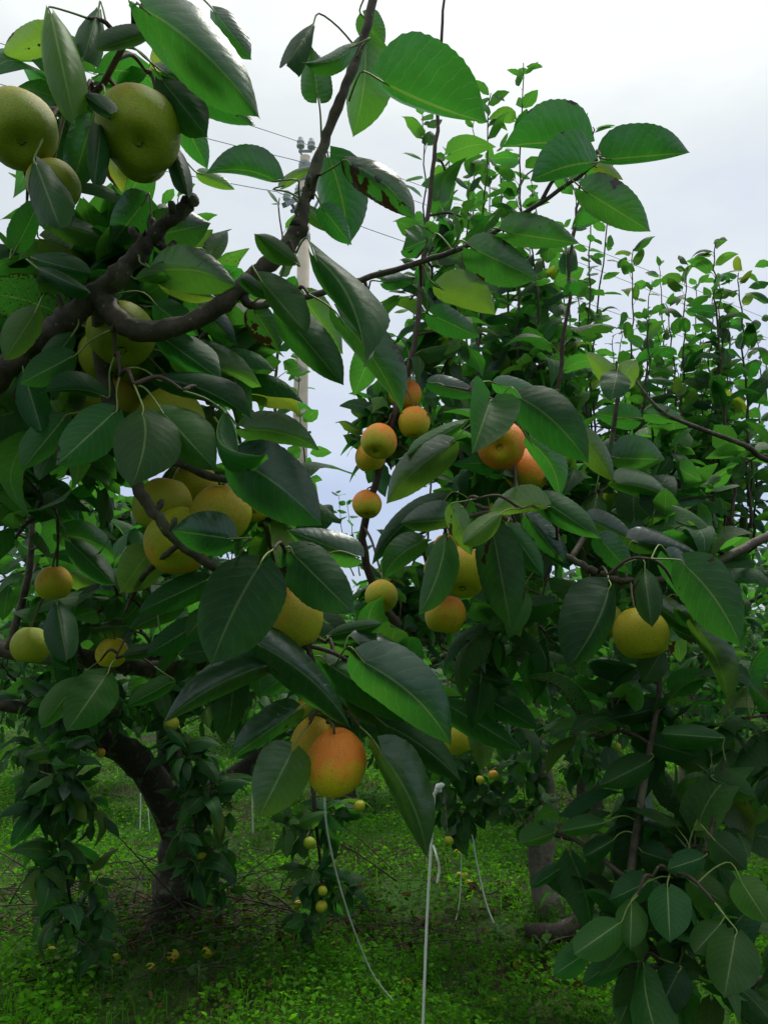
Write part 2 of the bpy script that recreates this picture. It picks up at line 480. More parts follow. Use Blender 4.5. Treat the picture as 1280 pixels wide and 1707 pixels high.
def leaf_points(L, WL, WR, nl, nw, rng, arch=0.1, bend=0.0, fl=0.0, fr=0.0, cup=0.0, wave=0.02, twist=0.0, serr=0.0, hook=0.0, sgn=-1):
    """local frame: x base->tip, y to the left, z towards the viewer of this face. fl/fr: angle that each half folds along sgn*z"""
    V, UV, F = [], [], []
    ph = rng.uniform(0, 6.28)
    fq = rng.uniform(6, 11)
    for i in range(nl + 1):
        t = i / nl
        if nl > 20: t = t * (1 + 0.12 * math.sin(math.pi * t) * (t - 0.5) * 2)
        tt = t
        x = L * t
        zc = arch * L * 4 * t * (1 - t) - hook * L * max(0, t - 0.6) ** 2 * 2.5
        yc = bend * L * 4 * t * (1 - t)
        hw = half_width(min(max(tt, 0.0), 1.0))
        tw = twist * t
        for j in range(-nw, nw + 1):
            v = j / nw
            W = (WL if v >= 0 else WR) * hw
            a = (fl if v >= 0 else fr)
            s = abs(v)
            ss = s
            if serr and s == 1 and i % 2: ss = 1 - serr
            bx = x - 0.13 * L * (1 - t) * (s ** 2) * (1 if t < 0.35 else 0.35 / max(t, .35)) * (1 - t)
            aa = a * (0.55 + 0.45 * s)
            y = W * ss * math.cos(aa)
            z = sgn * W * ss * math.sin(aa) + sgn * cup * W * s * s
            z += wave * L * s * s * math.sin(fq * t + ph + (1.7 if v > 0 else 0))
            z += wave * 0.5 * L * s * math.sin(fq * 2.3 * t + ph * 2 + (0.9 if v > 0 else 0)) * (1 - t)
            y = y if v >= 0 else -y
            yy = y * math.cos(tw) - z * math.sin(tw)
            zz = y * math.sin(tw) + z * math.cos(tw)
            V.append(Vector((bx, yc + yy, zc + zz)))
            UV.append((t, 0.5 + v * 0.5))
    m = 2 * nw + 1
    for i in range(nl):
        for j in range(2 * nw):
            a = i * m + j
            F.append((a, a + m, a + m + 1, a + 1))
    return V, F, UV


# face order above gives normals along -z for (x, y-left): fix so that the upper side looks along +z
def flip(F):
    return [tuple(reversed(f)) for f in F]


PROTO = []          # shared leaf meshes for twigs and shoots: unit length blade, petiole included, x = outwards, z = upper side


def build_protos():
    rng = random.Random(5)
    for k in range(14):
        w = rng.uniform(0.26, 0.36)
        fold = rng.uniform(-0.25, 0.75)
        V, F, UV = leaf_points(1.0, w, w, 7, 2, rng, rng.uniform(0.02, 0.10), rng.uniform(-0.06, 0.06), fold, fold, rng.uniform(-0.1, 0.25),
                               rng.uniform(0.015, 0.045), rng.uniform(-0.5, 0.5), 0, rng.uniform(0.1, 0.9), -1)
        # droop: rotate progressively downwards
        dr = rng.uniform(0.15, 0.95)
        W = []
        for v in V:
            a = dr * (max(v.x, 0.0) ** 1.3) * 0.75
            W.append(Vector((v.x * math.cos(a * 0.75), v.y, v.z - v.x * math.sin(a * 0.75))))
        # petiole from origin backwards to the stem
        pl = rng.uniform(0.30, 0.5)
        P = [Vector((-pl * 0.86, 0, -pl * 0.5)), Vector((-pl * 0.5, 0, -pl * 0.2)), Vector((0, 0, 0)), Vector((0.06, 0, -0.012))]
        tv, tf = tube_geo(P, [0.018, 0.013, 0.011, 0.008], 3, cap=False)
        nb = len(W)
        F = flip(F)
        F2 = F + [tuple(i + nb for i in f) for f in tf]
        verts = W + tv
        # shift so the stem end is the origin
        verts = [v - P[0] for v in verts]
        PROTO.append((mesh_from(verts, F2, [M_LEAF, M_PETIOLE], True, [0] * len(F) + [1] * len(tf), UV + [(0.5, 0.2)] * len(tv)),
                      np.array([tuple(v) for v in verts]), F2, [0] * len(F) + [1] * len(tf), np.array(UV + [(0.5, 0.2)] * len(tv))))


build_protos()


def build_cheap():
    """small folded leaves of 6 quads for the merged foliage"""
    rng = random.Random(9)
    outp = []
    for k in range(8):
        w = rng.uniform(0.28, 0.36); f = rng.uniform(0.0, 0.7); dr = rng.uniform(0.3, 0.9)
        V, UV, F = [], [], []
        for t, h in ((0, .12), (.22, .85), (.5, .97), (.8, .5), (1, .02)):
            for v in (1, 0, -1):
                x = t * math.cos(dr * t * .7); z = -t * math.sin(dr * t * .7) + abs(v) * w * h * math.sin(f) * (-1)
                V.append((x + 0.3, v * w * h * math.cos(f), z + 0.15)); UV.append((t, 0.5 + v * 0.5))
        for i in range(4):
            for j in range(2):
                a = i * 3 + j
                F.append((a, a + 3, a + 4, a + 1))
        V += [(0, 0, 0), (0.02, 0.02, 0), (0.3, 0, 0.15)]; UV += [(0.5, 0.2)] * 3
        F.append((15, 16, 17))
        outp.append((np.array(V), F, np.array(UV)))
    return outp


CHEAP = build_cheap()


def merged_leaves(name, parent, mats4, protos, mat, origin, seed=1):
    """mats4: list of 4x4 numpy arrays (world). One mesh, kind stuff."""
    if not mats4:
        return None
    rng = np.random.default_rng(seed)
    k = len(protos)
    Vs, loops, starts, totals, uvs, rnds = [], [], [], [], [], []
    off = 0; ls = 0
    A = np.array(mats4)
    A[:, :3, 3] -= np.array(tuple(origin))
    which = np.arange(len(A)) % k
    for q in range(k):
        B = A[which == q]
        if not len(B): continue
        pv, pf, puv = protos[q]
        nv = len(pv)
        W = np.einsum('nij,vj->nvi', B[:, :3, :3], pv) + B[:, None, :3, 3]
        Vs.append(W.reshape(-1, 3))
        fl = np.array([i for f in pf for i in f]); ft = np.array([len(f) for f in pf])
        base = off + np.arange(len(B)) * nv
        loops.append((fl[None, :] + base[:, None]).ravel())
        totals.append(np.tile(ft, len(B)))
        uvs.append(np.tile(puv[fl], (len(B), 1)))
        rnds.append(np.repeat(rng.random(len(B)), nv))
        off += nv * len(B)
    V = np.concatenate(Vs); L = np.concatenate(loops); T = np.concatenate(totals); U = np.concatenate(uvs); R = np.concatenate(rnds)
    me = bpy.data.meshes.new('mesh')
    me.vertices.add(len(V)); me.vertices.foreach_set('co', V.astype(np.float32).ravel())
    me.loops.add(len(L)); me.loops.foreach_set('vertex_index', L.astype(np.int32))
    me.polygons.add(len(T)); me.polygons.foreach_set('loop_start', np.concatenate([[0], np.cumsum(T)[:-1]]).astype(np.int32))
    me.polygons.foreach_set('use_smooth', np.ones(len(T), dtype=bool))
    lay = me.uv_layers.new(name='UVMap'); lay.data.foreach_set('uv', U.astype(np.float32).ravel())
    a = me.attributes.new('rnd', 'FLOAT', 'POINT'); a.data.foreach_set('value', R.astype(np.float32))
    me.materials.append(mat)
    me.update(calc_edges=True)
    o = new_obj(name, me, parent)
    o.color = (0.06, 0.1, 0, 1)
    tag(o, kind='stuff')
    return o


# ------------------------------------------------------------------ trees
class Tree:
    def __init__(self, name, label, base, seed, group=None, cat='tree'):
        self.base = Vector(base)
        self.root = thing(name, label, cat, self.base, group)
        self.rng = random.Random(seed)
        self.branches = []       # (object, [points])
        self.leafspecs = []      # (matrix world, branch object) candidates for single leaves
        self.count = 0

    def branch(self, name, pts, radii, mat=None, sides=8, n=5, knobs=0.05, parent=None, jit=0.0):
        P, R = catmull(pts, radii, n)
        if jit:
            P = [p + Vector((self.rng.gauss(0, jit), self.rng.gauss(0, jit), self.rng.gauss(0, jit))) if 0 < i < len(P) - 1 else p for i, p in enumerate(P)]
        if sides >= 12:        # old wood swells round its nodes
            f1, f2 = self.rng.uniform(0, 6), self.rng.uniform(0, 6)
            R = [q * (1 + 0.10 * math.sin(i * 0.9 + f1) * math.sin(i * 0.37 + f2) + (0.14 if self.rng.random() < 0.08 else 0)) for i, q in enumerate(R)]
        V, F = tube_geo([p - self.base for p in P], R, sides, knobs, self.rng)
        o = new_obj(name, mesh_from(V, F, [mat or M_BARK]), parent or self.root)
        self.branches.append((o, P, R))
        return o, P

    def px(self, name, spec, **k):
        """spec: (px, py, depth, radius) ..."""
        return self.branch(name, [at(a, b, c) for a, b, c, _ in spec], [q[3] for q in spec], **k)

    def nearest(self, p, maxr=1.0):
        best = None
        for o, P, R in self.branches:
            for i, q in enumerate(P):
                d = (q - p).length
                if best is None or d < best[0]:
                    best = (d, q, o)
        return best

    def top_parent(self, o):
        """leaf goes under a part that is itself a child of the tree"""
        return o if o.parent == self.root else (o.parent if o.parent and o.parent.parent == self.root else self.root)


def hero_leaf(tree, bx, by, tx, ty, wl, wr, side, d, dd=0.0, young=0.04, blem=0.12, bend=0.0, arch=None, p=None, twist=0.0, wave=0.018, hook=0.0, sgn=-1, cup=0.12):
    """bx,by base; tx,ty tip; wl, wr apparent half widths (photo pixels); side 't' upper face seen, 'u' lower face seen"""
    rng = tree.rng
    if side == 't': dd -= 0.035
    P0, P1 = at(bx, by, d), at(tx, ty, d + dd)
    if not twist: twist = rng.gauss(0, 0.22)
    wave *= rng.uniform(0.9, 1.9)
    ex = P1 - P0; L = ex.length; ex.normalize()
    mid = (P0 + P1) / 2
    toc = (CAM_P - mid).normalized()
    ez = (toc - ex * toc.dot(ex)).normalized()
    ey = ez.cross(ex)              # left as seen from the camera
    k = (d + dd / 2) / FPX
    W = max(wl, wr, 0.30 * L / k) * k * 1.04
    W = min(W, 0.46 * L) if max(wl, wr) * k < 0.46 * L else max(wl, wr) * k * 1.02
    fl = math.acos(max(-0.5, min(0.995, wl * k / W)))
    fr = math.acos(max(-0.5, min(0.995, wr * k / W)))
    if arch is None: arch = rng.uniform(0.03, 0.12)
    V, F, UV = leaf_points(L, W, W, 30, 4, rng, arch, bend, fl, fr, cup * rng.uniform(0.3, 2.2), wave, twist, 0.022, hook, sgn)
    if side == 't': F = flip(F)
    M = Matrix((ex, ey, ez)).transposed()
    V = [M @ v for v in V]
    # petiole to the wood
    nb = len(V)
    if p is not None:
        root = at(p[0], p[1], p[2] if len(p) > 2 else d)
        near = tree.nearest(root)
    else:
        near = tree.nearest(P0 - ex * 0.02)
        root = near[1]
    back = P0 - ex * min(0.022, (root - P0).length * 0.4) + UP * 0.004
    path = [root, root.lerp(back, 0.5) + UP * min(0.007, (root - P0).length * 0.10), back, P0, P0 + ex * L * 0.06 + ez * 0.0]
    rad = [0.0013, 0.0011, 0.0010, 0.0010, 0.0006]
    if (root - P0).length > 0.065:      # a long way to the branch: a thin twig carries the leaf
        knot = P0.lerp(root, 0.040 / (root - P0).length) - ex * 0.01 + UP * 0.006
        tree.branch('twig', [root, root.lerp(knot, 0.5) + UP * 0.012, knot], [0.0030, 0.0024, 0.0016], M_SHOOT, 5, 4)
        path = [knot, knot.lerp(P0, 0.5) + UP * 0.004, P0 - ex * 0.008, P0, P0 + ex * L * 0.06]
    PP, RR = catmull([q - P0 for q in path], rad, 3)
    tv, tf = tube_geo(PP, RR, 5, cap=False)
    me = mesh_from(V + tv, F + [tuple(i + nb for i in f) for f in tf], [M_LEAF, M_PETIOLE], True, [0] * len(F) + [1] * len(tf), UV + [(0.5, 0.2)] * len(tv))
    o = new_obj('leaf', me, tree.top_parent(near[2]), P0 - tree.base)
    if young == 0.04: young = max(0.0, rng.gauss(0.03, 0.05)) + (rng.uniform(0.1, 0.3) if rng.random() < 0.06 else 0)
    if blem == 0.12: blem = rng.choice((0.0, 0.05, 0.12, 0.2, 0.3))
    o.color = (young, blem, 0, 1)
    tree.count += 1
    return o


def leaf_matrix(stem, out, up, size, rng):
    """4x4 for a shared leaf: origin at the stem, x outwards, z up"""
    x = out.normalized()
    z = (up - x * up.dot(x))
    z = z.normalized() if z.length > 1e-4 else x.orthogonal().normalized()
    z = (Matrix.Rotation(rng.gauss(0, 0.65), 3, x) @ z)
    y = z.cross(x)
    M = Matrix((x * size, y * size, z * size)).transposed().to_4x4()
    M.translation = stem
    return M


def leafy(tree, P, parent, n, size, start=0.25, tipboost=3, rise=0.35, gravity=0.0, taper=True):
    """n alternate leaves along the path P, a few at the tip"""
    rng = tree.rng
    cum = [0]
    for i in range(1, len(P)): cum.append(cum[-1] + (P[i] - P[i - 1]).length)
    tot = cum[-1]
    az = rng.uniform(0, 6.28)
    for k in range(n + tipboost):
        f = start + (1 - start) * (k + 0.5) / n if k < n else rng.uniform(0.95, 1.0)
        s = min(f, 1) * tot
        i = max(j for j in range(len(cum)) if cum[j] <= s + 1e-9)
        i = min(i, len(P) - 2)
        q = P[i].lerp(P[i + 1], (s - cum[i]) / max(cum[i + 1] - cum[i], 1e-6))
        tn = (P[i + 1] - P[i]).normalized()
        az += 2.4 + rng.gauss(0, 0.35)
        u = tn.orthogonal().normalized()
        o = Matrix.Rotation(az, 3, tn) @ u
        out = (o + tn * rng.uniform(0.1, 0.7) + UP * (rise + rng.gauss(0, 0.22)) - UP * gravity + Vector((rng.gauss(0, .3), rng.gauss(0, .3), rng.gauss(0, .3)))).normalized()
        sz = size * rng.uniform(0.78, 1.18)
        if taper: sz *= 1.0 - 0.45 * max(0, f - 0.6) / 0.4
        tree.leafspecs.append((leaf_matrix(q, out, UP * 1.0 + tn * 0.2, sz, rng), parent, max(0, f - .8) * 1.6 * rng.random() if taper else 0))


def shoot(tree, spec, n, size, r0=0.006, mat=None, rise=0.35, start=0.08):
    pts = [at(*q) for q in spec]
    o, P = tree.branch('shoot', pts, [r0 * (1 - 0.75 * i / (len(pts) - 1)) for i in range(len(pts))], mat or M_SHOOT, 6, 6, 0.04, None, 0.004)
    leafy(tree, P, o, n, size, start, 2, rise)
    return o


def clump(tree, px, py, d, rx, ry, rz, ntwigs, per, size, gravity=0.0, rise=0.25, parent_near=True):
    """twigs from the nearest wood out to random spots of an ellipsoid (rx, ry pixels, rz metres)"""
    rng = tree.rng
    for _ in range(ntwigs):
        while True:
            a, b, c = rng.uniform(-1, 1), rng.uniform(-1, 1), rng.uniform(-1, 1)
            if a * a + b * b + c * c < 1: break
        dd = d + c * rz
        T = at(px + a * rx, py + b * ry, dd)
        if T.z < 0.12: continue
        near = tree.nearest(T)
        q, o = near[1], near[2]
        L = (T - q).length
        midp = q.lerp(T, 0.5) + UP * (0.10 * L) + Vector((rng.gauss(0, .06), rng.gauss(0, .06), rng.gauss(0, .05))) * L
        ob, P = tree.branch('twig', [q, midp, T], [max(0.0035, 0.006 * min(L, 1)), 0.0035, 0.0018], M_SHOOT, 4, 5, 0, None)
        leafy(tree, P, ob, per, size, max(0.15, 1 - 0.28 * per ** 0.7 * 0.12 / max(L, 0.05)), 2, rise, gravity)


ZB = {}     # coarse picture-space depth map used only to pick which leaves can be seen


def splat(p, size):
    x, y, d = project(p)
    return x, y, d, size / max(d, .05) * FPX


def finish(tree, limit=300, merge_name='foliage'):
    """the leaves that show largest become objects of their own, the rest one mesh"""
    S = []
    for M, par, yg in tree.leafspecs:
        c = M @ Vector((0.8, 0, 0.2))
        s = M.to_scale().x
        x, y, d, ps = splat(c, s)
        vis = -30 < x < 1310 and -30 < y < 1737
        seen = 1.0
        if vis:
            zb = ZB.get((int(x // 9), int(y // 9)))
            if zb is not None and zb < d - 0.12: seen = 0.05
        S.append((ps * seen if vis else -1.0 / max(d, .1), M, par, yg))
    order = sorted(range(len(S)), key=lambda i: -S[i][0])
    room = max(0, limit - tree.count)
    single, rest = [], []
    for i in order:
        if S[i][0] > 9 and len(single) < room: single.append(S[i])
        else: rest.append(S[i])
    for ps, M, par, yg in single:
        pr = PROTO[tree.rng.randrange(len(PROTO))]
        o = new_obj('leaf', pr[0], tree.top_parent(par))
        o.matrix_local = Matrix.Translation(-tree.base) @ M
        y = yg + max(0.0, tree.rng.gauss(0.03, 0.06)) + (tree.rng.uniform(.15, .5) if tree.rng.random() < .06 else 0)
        o.color = (y, max(0, tree.rng.gauss(0.12, 0.14)), 0, 1)
    if rest:
        merged_leaves(merge_name, tree.root, [np.array(q[1]) for q in rest], CHEAP, M_LEAF, tree.base, tree.rng.randrange(999))
    tree.count += len(single)


def register(tree):
    for M, par, yg in tree.leafspecs:
        c = M @ Vector((0.8, 0, 0.2))
        x, y, d, ps = splat(c, M.to_scale().x)
        r = int(ps * 0.25 // 9)
        for a in range(-r, r + 1):
            for b in range(-r, r + 1):
                kk = (int(x // 9) + a, int(y // 9) + b)
                if kk not in ZB or ZB[kk] > d: ZB[kk] = d


# ------------------------------------------------------------------ pears
def pear_mesh(kind):
    """unit diameter about 2 (radius 1), stalk end +z"""
    rng = random.Random(30 + kind)
    prof = []
    ns, nr = 32, 20
    tall = (1.0, 1.10, 0.95)[kind]
    for i in range(nr + 1):
        a = math.pi * i / nr
        z = math.cos(a) * tall
        rr = math.sin(a) ** 0.92
        rr *= 1.0 - 0.10 * max(0, math.cos(a)) ** 1.2 * (1.6 if kind == 1 else 0.8)
        if a < 0.5: z -= 0.15 * (1 - a / 0.5) ** 1.6
        if a > math.pi - 0.62: z += 0.30 * (1 - (math.pi - a) / 0.62) ** 1.4
        prof.append((rr, z))
    V, F = [], []
    ph = [rng.uniform(0, 6.28) for _ in range(3)]
    for i, (rr, z) in enumerate(prof):
        for k in range(ns):
            t = 2 * math.pi * k / ns
            q = rr * (1 + 0.016 * math.sin(2 * t + ph[0]) + 0.012 * math.sin(3 * t + ph[1] + z) + 0.01 * math.sin(5 * t + ph[2]))
            V.append((q * math.cos(t) + 0.05 * z * math.sin(ph[2]), q * math.sin(t) + 0.05 * z * math.cos(ph[0]), z + 0.045 * math.sin(t + ph[1]) * rr))
    for i in range(nr):
        for k in range(ns):
            a, b = i * ns + k, i * ns + (k + 1) % ns
            F.append((a, a + ns, b + ns, b))
    return mesh_from(V, F, [M_PEAR])


PEAR = [pear_mesh(k) for k in range(3)]


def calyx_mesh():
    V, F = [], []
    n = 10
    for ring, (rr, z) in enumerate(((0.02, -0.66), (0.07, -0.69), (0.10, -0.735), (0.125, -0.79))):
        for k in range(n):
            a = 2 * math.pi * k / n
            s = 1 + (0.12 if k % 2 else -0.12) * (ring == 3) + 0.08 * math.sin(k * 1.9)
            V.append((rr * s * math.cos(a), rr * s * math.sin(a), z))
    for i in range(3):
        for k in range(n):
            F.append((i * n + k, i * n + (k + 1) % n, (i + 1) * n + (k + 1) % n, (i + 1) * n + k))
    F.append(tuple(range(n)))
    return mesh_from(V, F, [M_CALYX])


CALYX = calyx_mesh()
PEAR_RNG = random.Random(3)


def pear(label, px, py, dpx, tree, d=None, blush=0.4, yellow=0.6, russet=0.25, off=0.24, calyx=None, kind=0, group=None, size=0.085, stalk=None):
    """dpx: diameter in photo pixels; calyx: picture offset of the calyx in radii (None = hanging straight down)"""
    if d is None: d = size * FPX / dpx
    rad = dpx / 2 * d / FPX
    c = at(px, py, d)
    if calyx is None:
        ax = Vector((PEAR_RNG.gauss(0, .16), PEAR_RNG.gauss(0, .16), 1)).normalized()
    else:
        a, b = calyx
        cz = math.sqrt(max(0.02, 1 - a * a - b * b))
        toc = (CAM_P - c).normalized()
        right = toc.cross(UP).normalized() * -1
        upv = toc.cross(right).normalized()
        if upv.z < 0: upv = -upv
        ax = -(right * a - upv * b + toc * cz).normalized()
    q = ax.to_track_quat('Z', 'Y')
    root = thing('pear', label, 'pear', c, group)
    body = new_obj('skin', PEAR[kind], root)
    body.rotation_mode = 'QUATERNION'
    body.rotation_quaternion = q
    body.scale = (rad, rad, rad)
    body.color = (blush, yellow, russet, off)
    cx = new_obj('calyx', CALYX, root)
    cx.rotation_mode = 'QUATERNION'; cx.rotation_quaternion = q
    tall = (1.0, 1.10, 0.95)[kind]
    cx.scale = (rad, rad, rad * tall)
    top = ax * rad * tall * 0.80
    if tree is not None:
        near = tree.nearest(c + ax * rad * 1.5 + UP * 0.02)
        tgt = near[1] - c
        if stalk: tgt = at(*stalk) - c
    else:
        tgt = top + ax * 0.03 + Vector((0.01, 0, 0))
    ln = (tgt - top).length
    if ln > 0.09 and tree is not None:     # fruiting twig bridges the gap to the branch
        kn = top + (tgt - top) * (0.045 / ln) + ax * 0.012
        tree.branch('twig', [c + tgt, c + kn.lerp(tgt, .5) + UP * 0.015, c + kn], [0.0035, 0.003, 0.0025], M_SHOOT, 5, 4)
        tgt = kn
    P, R = catmull([top - ax * rad * 0.1, top + ax * rad * 0.35, tgt], [0.0021, 0.0017, 0.0022], 5)
    V, F = tube_geo(P, R, 6)
    new_obj('stalk', mesh_from(V, F, [M_STALK]), root)
    return root

#@@SCENE@@
# ================================================================== TREE A: near tree, limbs reach in from the left
A = Tree('pear_tree', 'nearest pear tree, its thick brown limb curving up across the upper left', (-1.15, 0.75, 0), 11)
tb = A.base
A.branch('trunk', [tb + Vector((0, 0, -0.1)), tb + Vector((0.03, 0, 0.5)), tb + Vector((-0.02, 0.02, 1.0)), tb + Vector((0.08, 0.05, 1.42))], [0.11, 0.085, 0.075, 0.06], M_TRUNK, 14, 6, 0.06)
fork = tb + Vector((0.08, 0.05, 1.40))


def limb(tree, name, spec, start=None, **k):
    pts = [at(a, b, c) for a, b, c, _ in spec]; rad = [q[3] for q in spec]
    if start is not None:
        pts = [start[0]] + pts; rad = [start[1]] + rad
    return tree.branch(name, pts, rad, **k)


limb(A, 'limb', [(-250, 800, .90, .026), (-60, 672, .88, .016), (40, 590, .87, .0138), (110, 535, .86, .0135), (168, 488, .86, .0130)], (fork, .045), sides=12, n=8, knobs=.05, jit=.0012)
limb(A, 'branch', [(160, 494, .86, .0135), (205, 450, .85, .0098), (243, 408, .845, .0104), (247, 399, .845, .0086), (288, 366, .84, .0076), (316, 339, .84, .0082), (324, 331, .84, .0060)], sides=12, n=6, knobs=.07, jit=.0008)
limb(A, 'branch', [(166, 488, .86, .0125), (182, 518, .855, .0118), (226, 550, .85, .0120), (300, 543, .85, .0104), (365, 510, .85, .0096), (420, 462, .85, .0092), (468, 420, .85, .0098), (497, 384, .85, .0094), (508, 335, .85, .0066), (520, 300, .85, .0062), (545, 225, .85, .0056), (578, 140, .85, .0052), (612, 40, .85, .0048), (640, -80, .85, .0043)], sides=12, n=7, knobs=.045, jit=.0006)
limb(A, 'branch', [(166, 492, .87, .010), (170, 600, .93, .0095), (192, 712, .92, .0090), (222, 795, .90, .0075), (262, 862, .90, .0068), (300, 906, .91, .0064), (352, 942, .93, .0056), (430, 992, .99, .0050), (500, 1062, 1.03, .0044), (532, 1130, 1.06, .0038), (545, 1190, 1.08, .0032)], sides=9, n=6, knobs=.05, jit=.0008)
limb(A, 'twig', [(205, 750, .91, .0060), (300, 772, .95, .0062), (352, 795, .96, .0055), (400, 800, .96, .0042), (415, 790, .95, .003)], sides=8, n=5, knobs=.08)
limb(A, 'twig', [(405, 478, .855, .0055), (418, 508, .86, .0058), (470, 500, .90, .0040), (522, 492, .93, .0040), (600, 466, .95, .0038), (700, 437, .97, .0036), (790, 405, .98, .0034), (880, 352, .97, .0030), (960, 297, .96, .0024), (992, 272, .95, .0018)], sides=8, n=5, knobs=.04, jit=.0005)
limb(A, 'branch', [(-260, 330, .95, .014), (-60, 205, .86, .0060), (45, 185, .84, .0042), (122, 181, .83, .0042), (170, 142, .82, .0036), (178, 128, .82, .0030)], (fork, .03), sides=8, n=5)
limb(A, 'twig', [(172, 140, .82, .0034), (215, 60, .80, .0030), (260, -40, .80, .0025), (300, -140, .8, .002)], sides=7, n=5)
limb(A, 'branch', [(-260, 1010, 1.5, .026), (0, 1080, 1.55, .019), (135, 1097, 1.5, .0165), (205, 1110, 1.5, .0165), (285, 1114, 1.5, .015), (420, 1085, 1.5, .010), (520, 1040, 1.5, .006)], (tb + Vector((0.0, 0.05, 1.15)), .045), sides=12, n=6, knobs=.06)
limb(A, 'twig', [(15, 1082, 1.5, .008), (48, 960, 1.5, .007), (56, 860, 1.5, .005), (70, 780, 1.5, .003)], sides=7, n=5)
limb(A, 'twig', [(700, -200, .9, .004), (738, 30, .92, .0026), (735, 80, .95, .002)], sides=7, n=5) if False else None
limb(A, 'twig', [(300, 906, .91, .004), (240, 960, 1.0, .0035), (210, 1020, 1.1, .0025)], sides=6, n=5)
limb(A, 'twig', [(510, 1075, 1.04, .0036), (570, 1095, 1.06, .003), (640, 1150, 1.1, .0028), (700, 1190, 1.15, .0022)], sides=6, n=5)
limb(A, 'twig', [(545, 1188, 1.08, .0030), (548, 1200, 1.08, .0034), (545, 1206, 1.08, .0025)], sides=6, n=4)

def spurs(tree, count, seed):
    """short knobbly fruiting spurs on the thicker wood"""
    rng = random.Random(seed)
    wood = [(P, R) for o, P, R in tree.branches if o.name.split('.')[0] in ('limb', 'branch') and max(R) > .006]
    for _ in range(count):
        P, R = rng.choice(wood)
        i = rng.randrange(max(1, len(P) // 4), max(2, int(len(P) * .72)))
        t = (P[i] - P[i - 1]).normalized()
        out = (Matrix.Rotation(rng.uniform(0, 6.28), 3, t) @ t.orthogonal().normalized() + UP * .4).normalized()
        ln = rng.uniform(.006, .015)
        r0 = min(R[i] * .5, .0042)
        pts = [P[i], P[i] + out * (R[i] + ln * .4), P[i] + out * (R[i] + ln * .75) + UP * .003, P[i] + out * (R[i] + ln) + UP * .006]
        tree.branch('spur', pts, [r0 * 1.3, r0, r0 * 1.15, r0 * .6], M_BARK, 7, 3, .12)


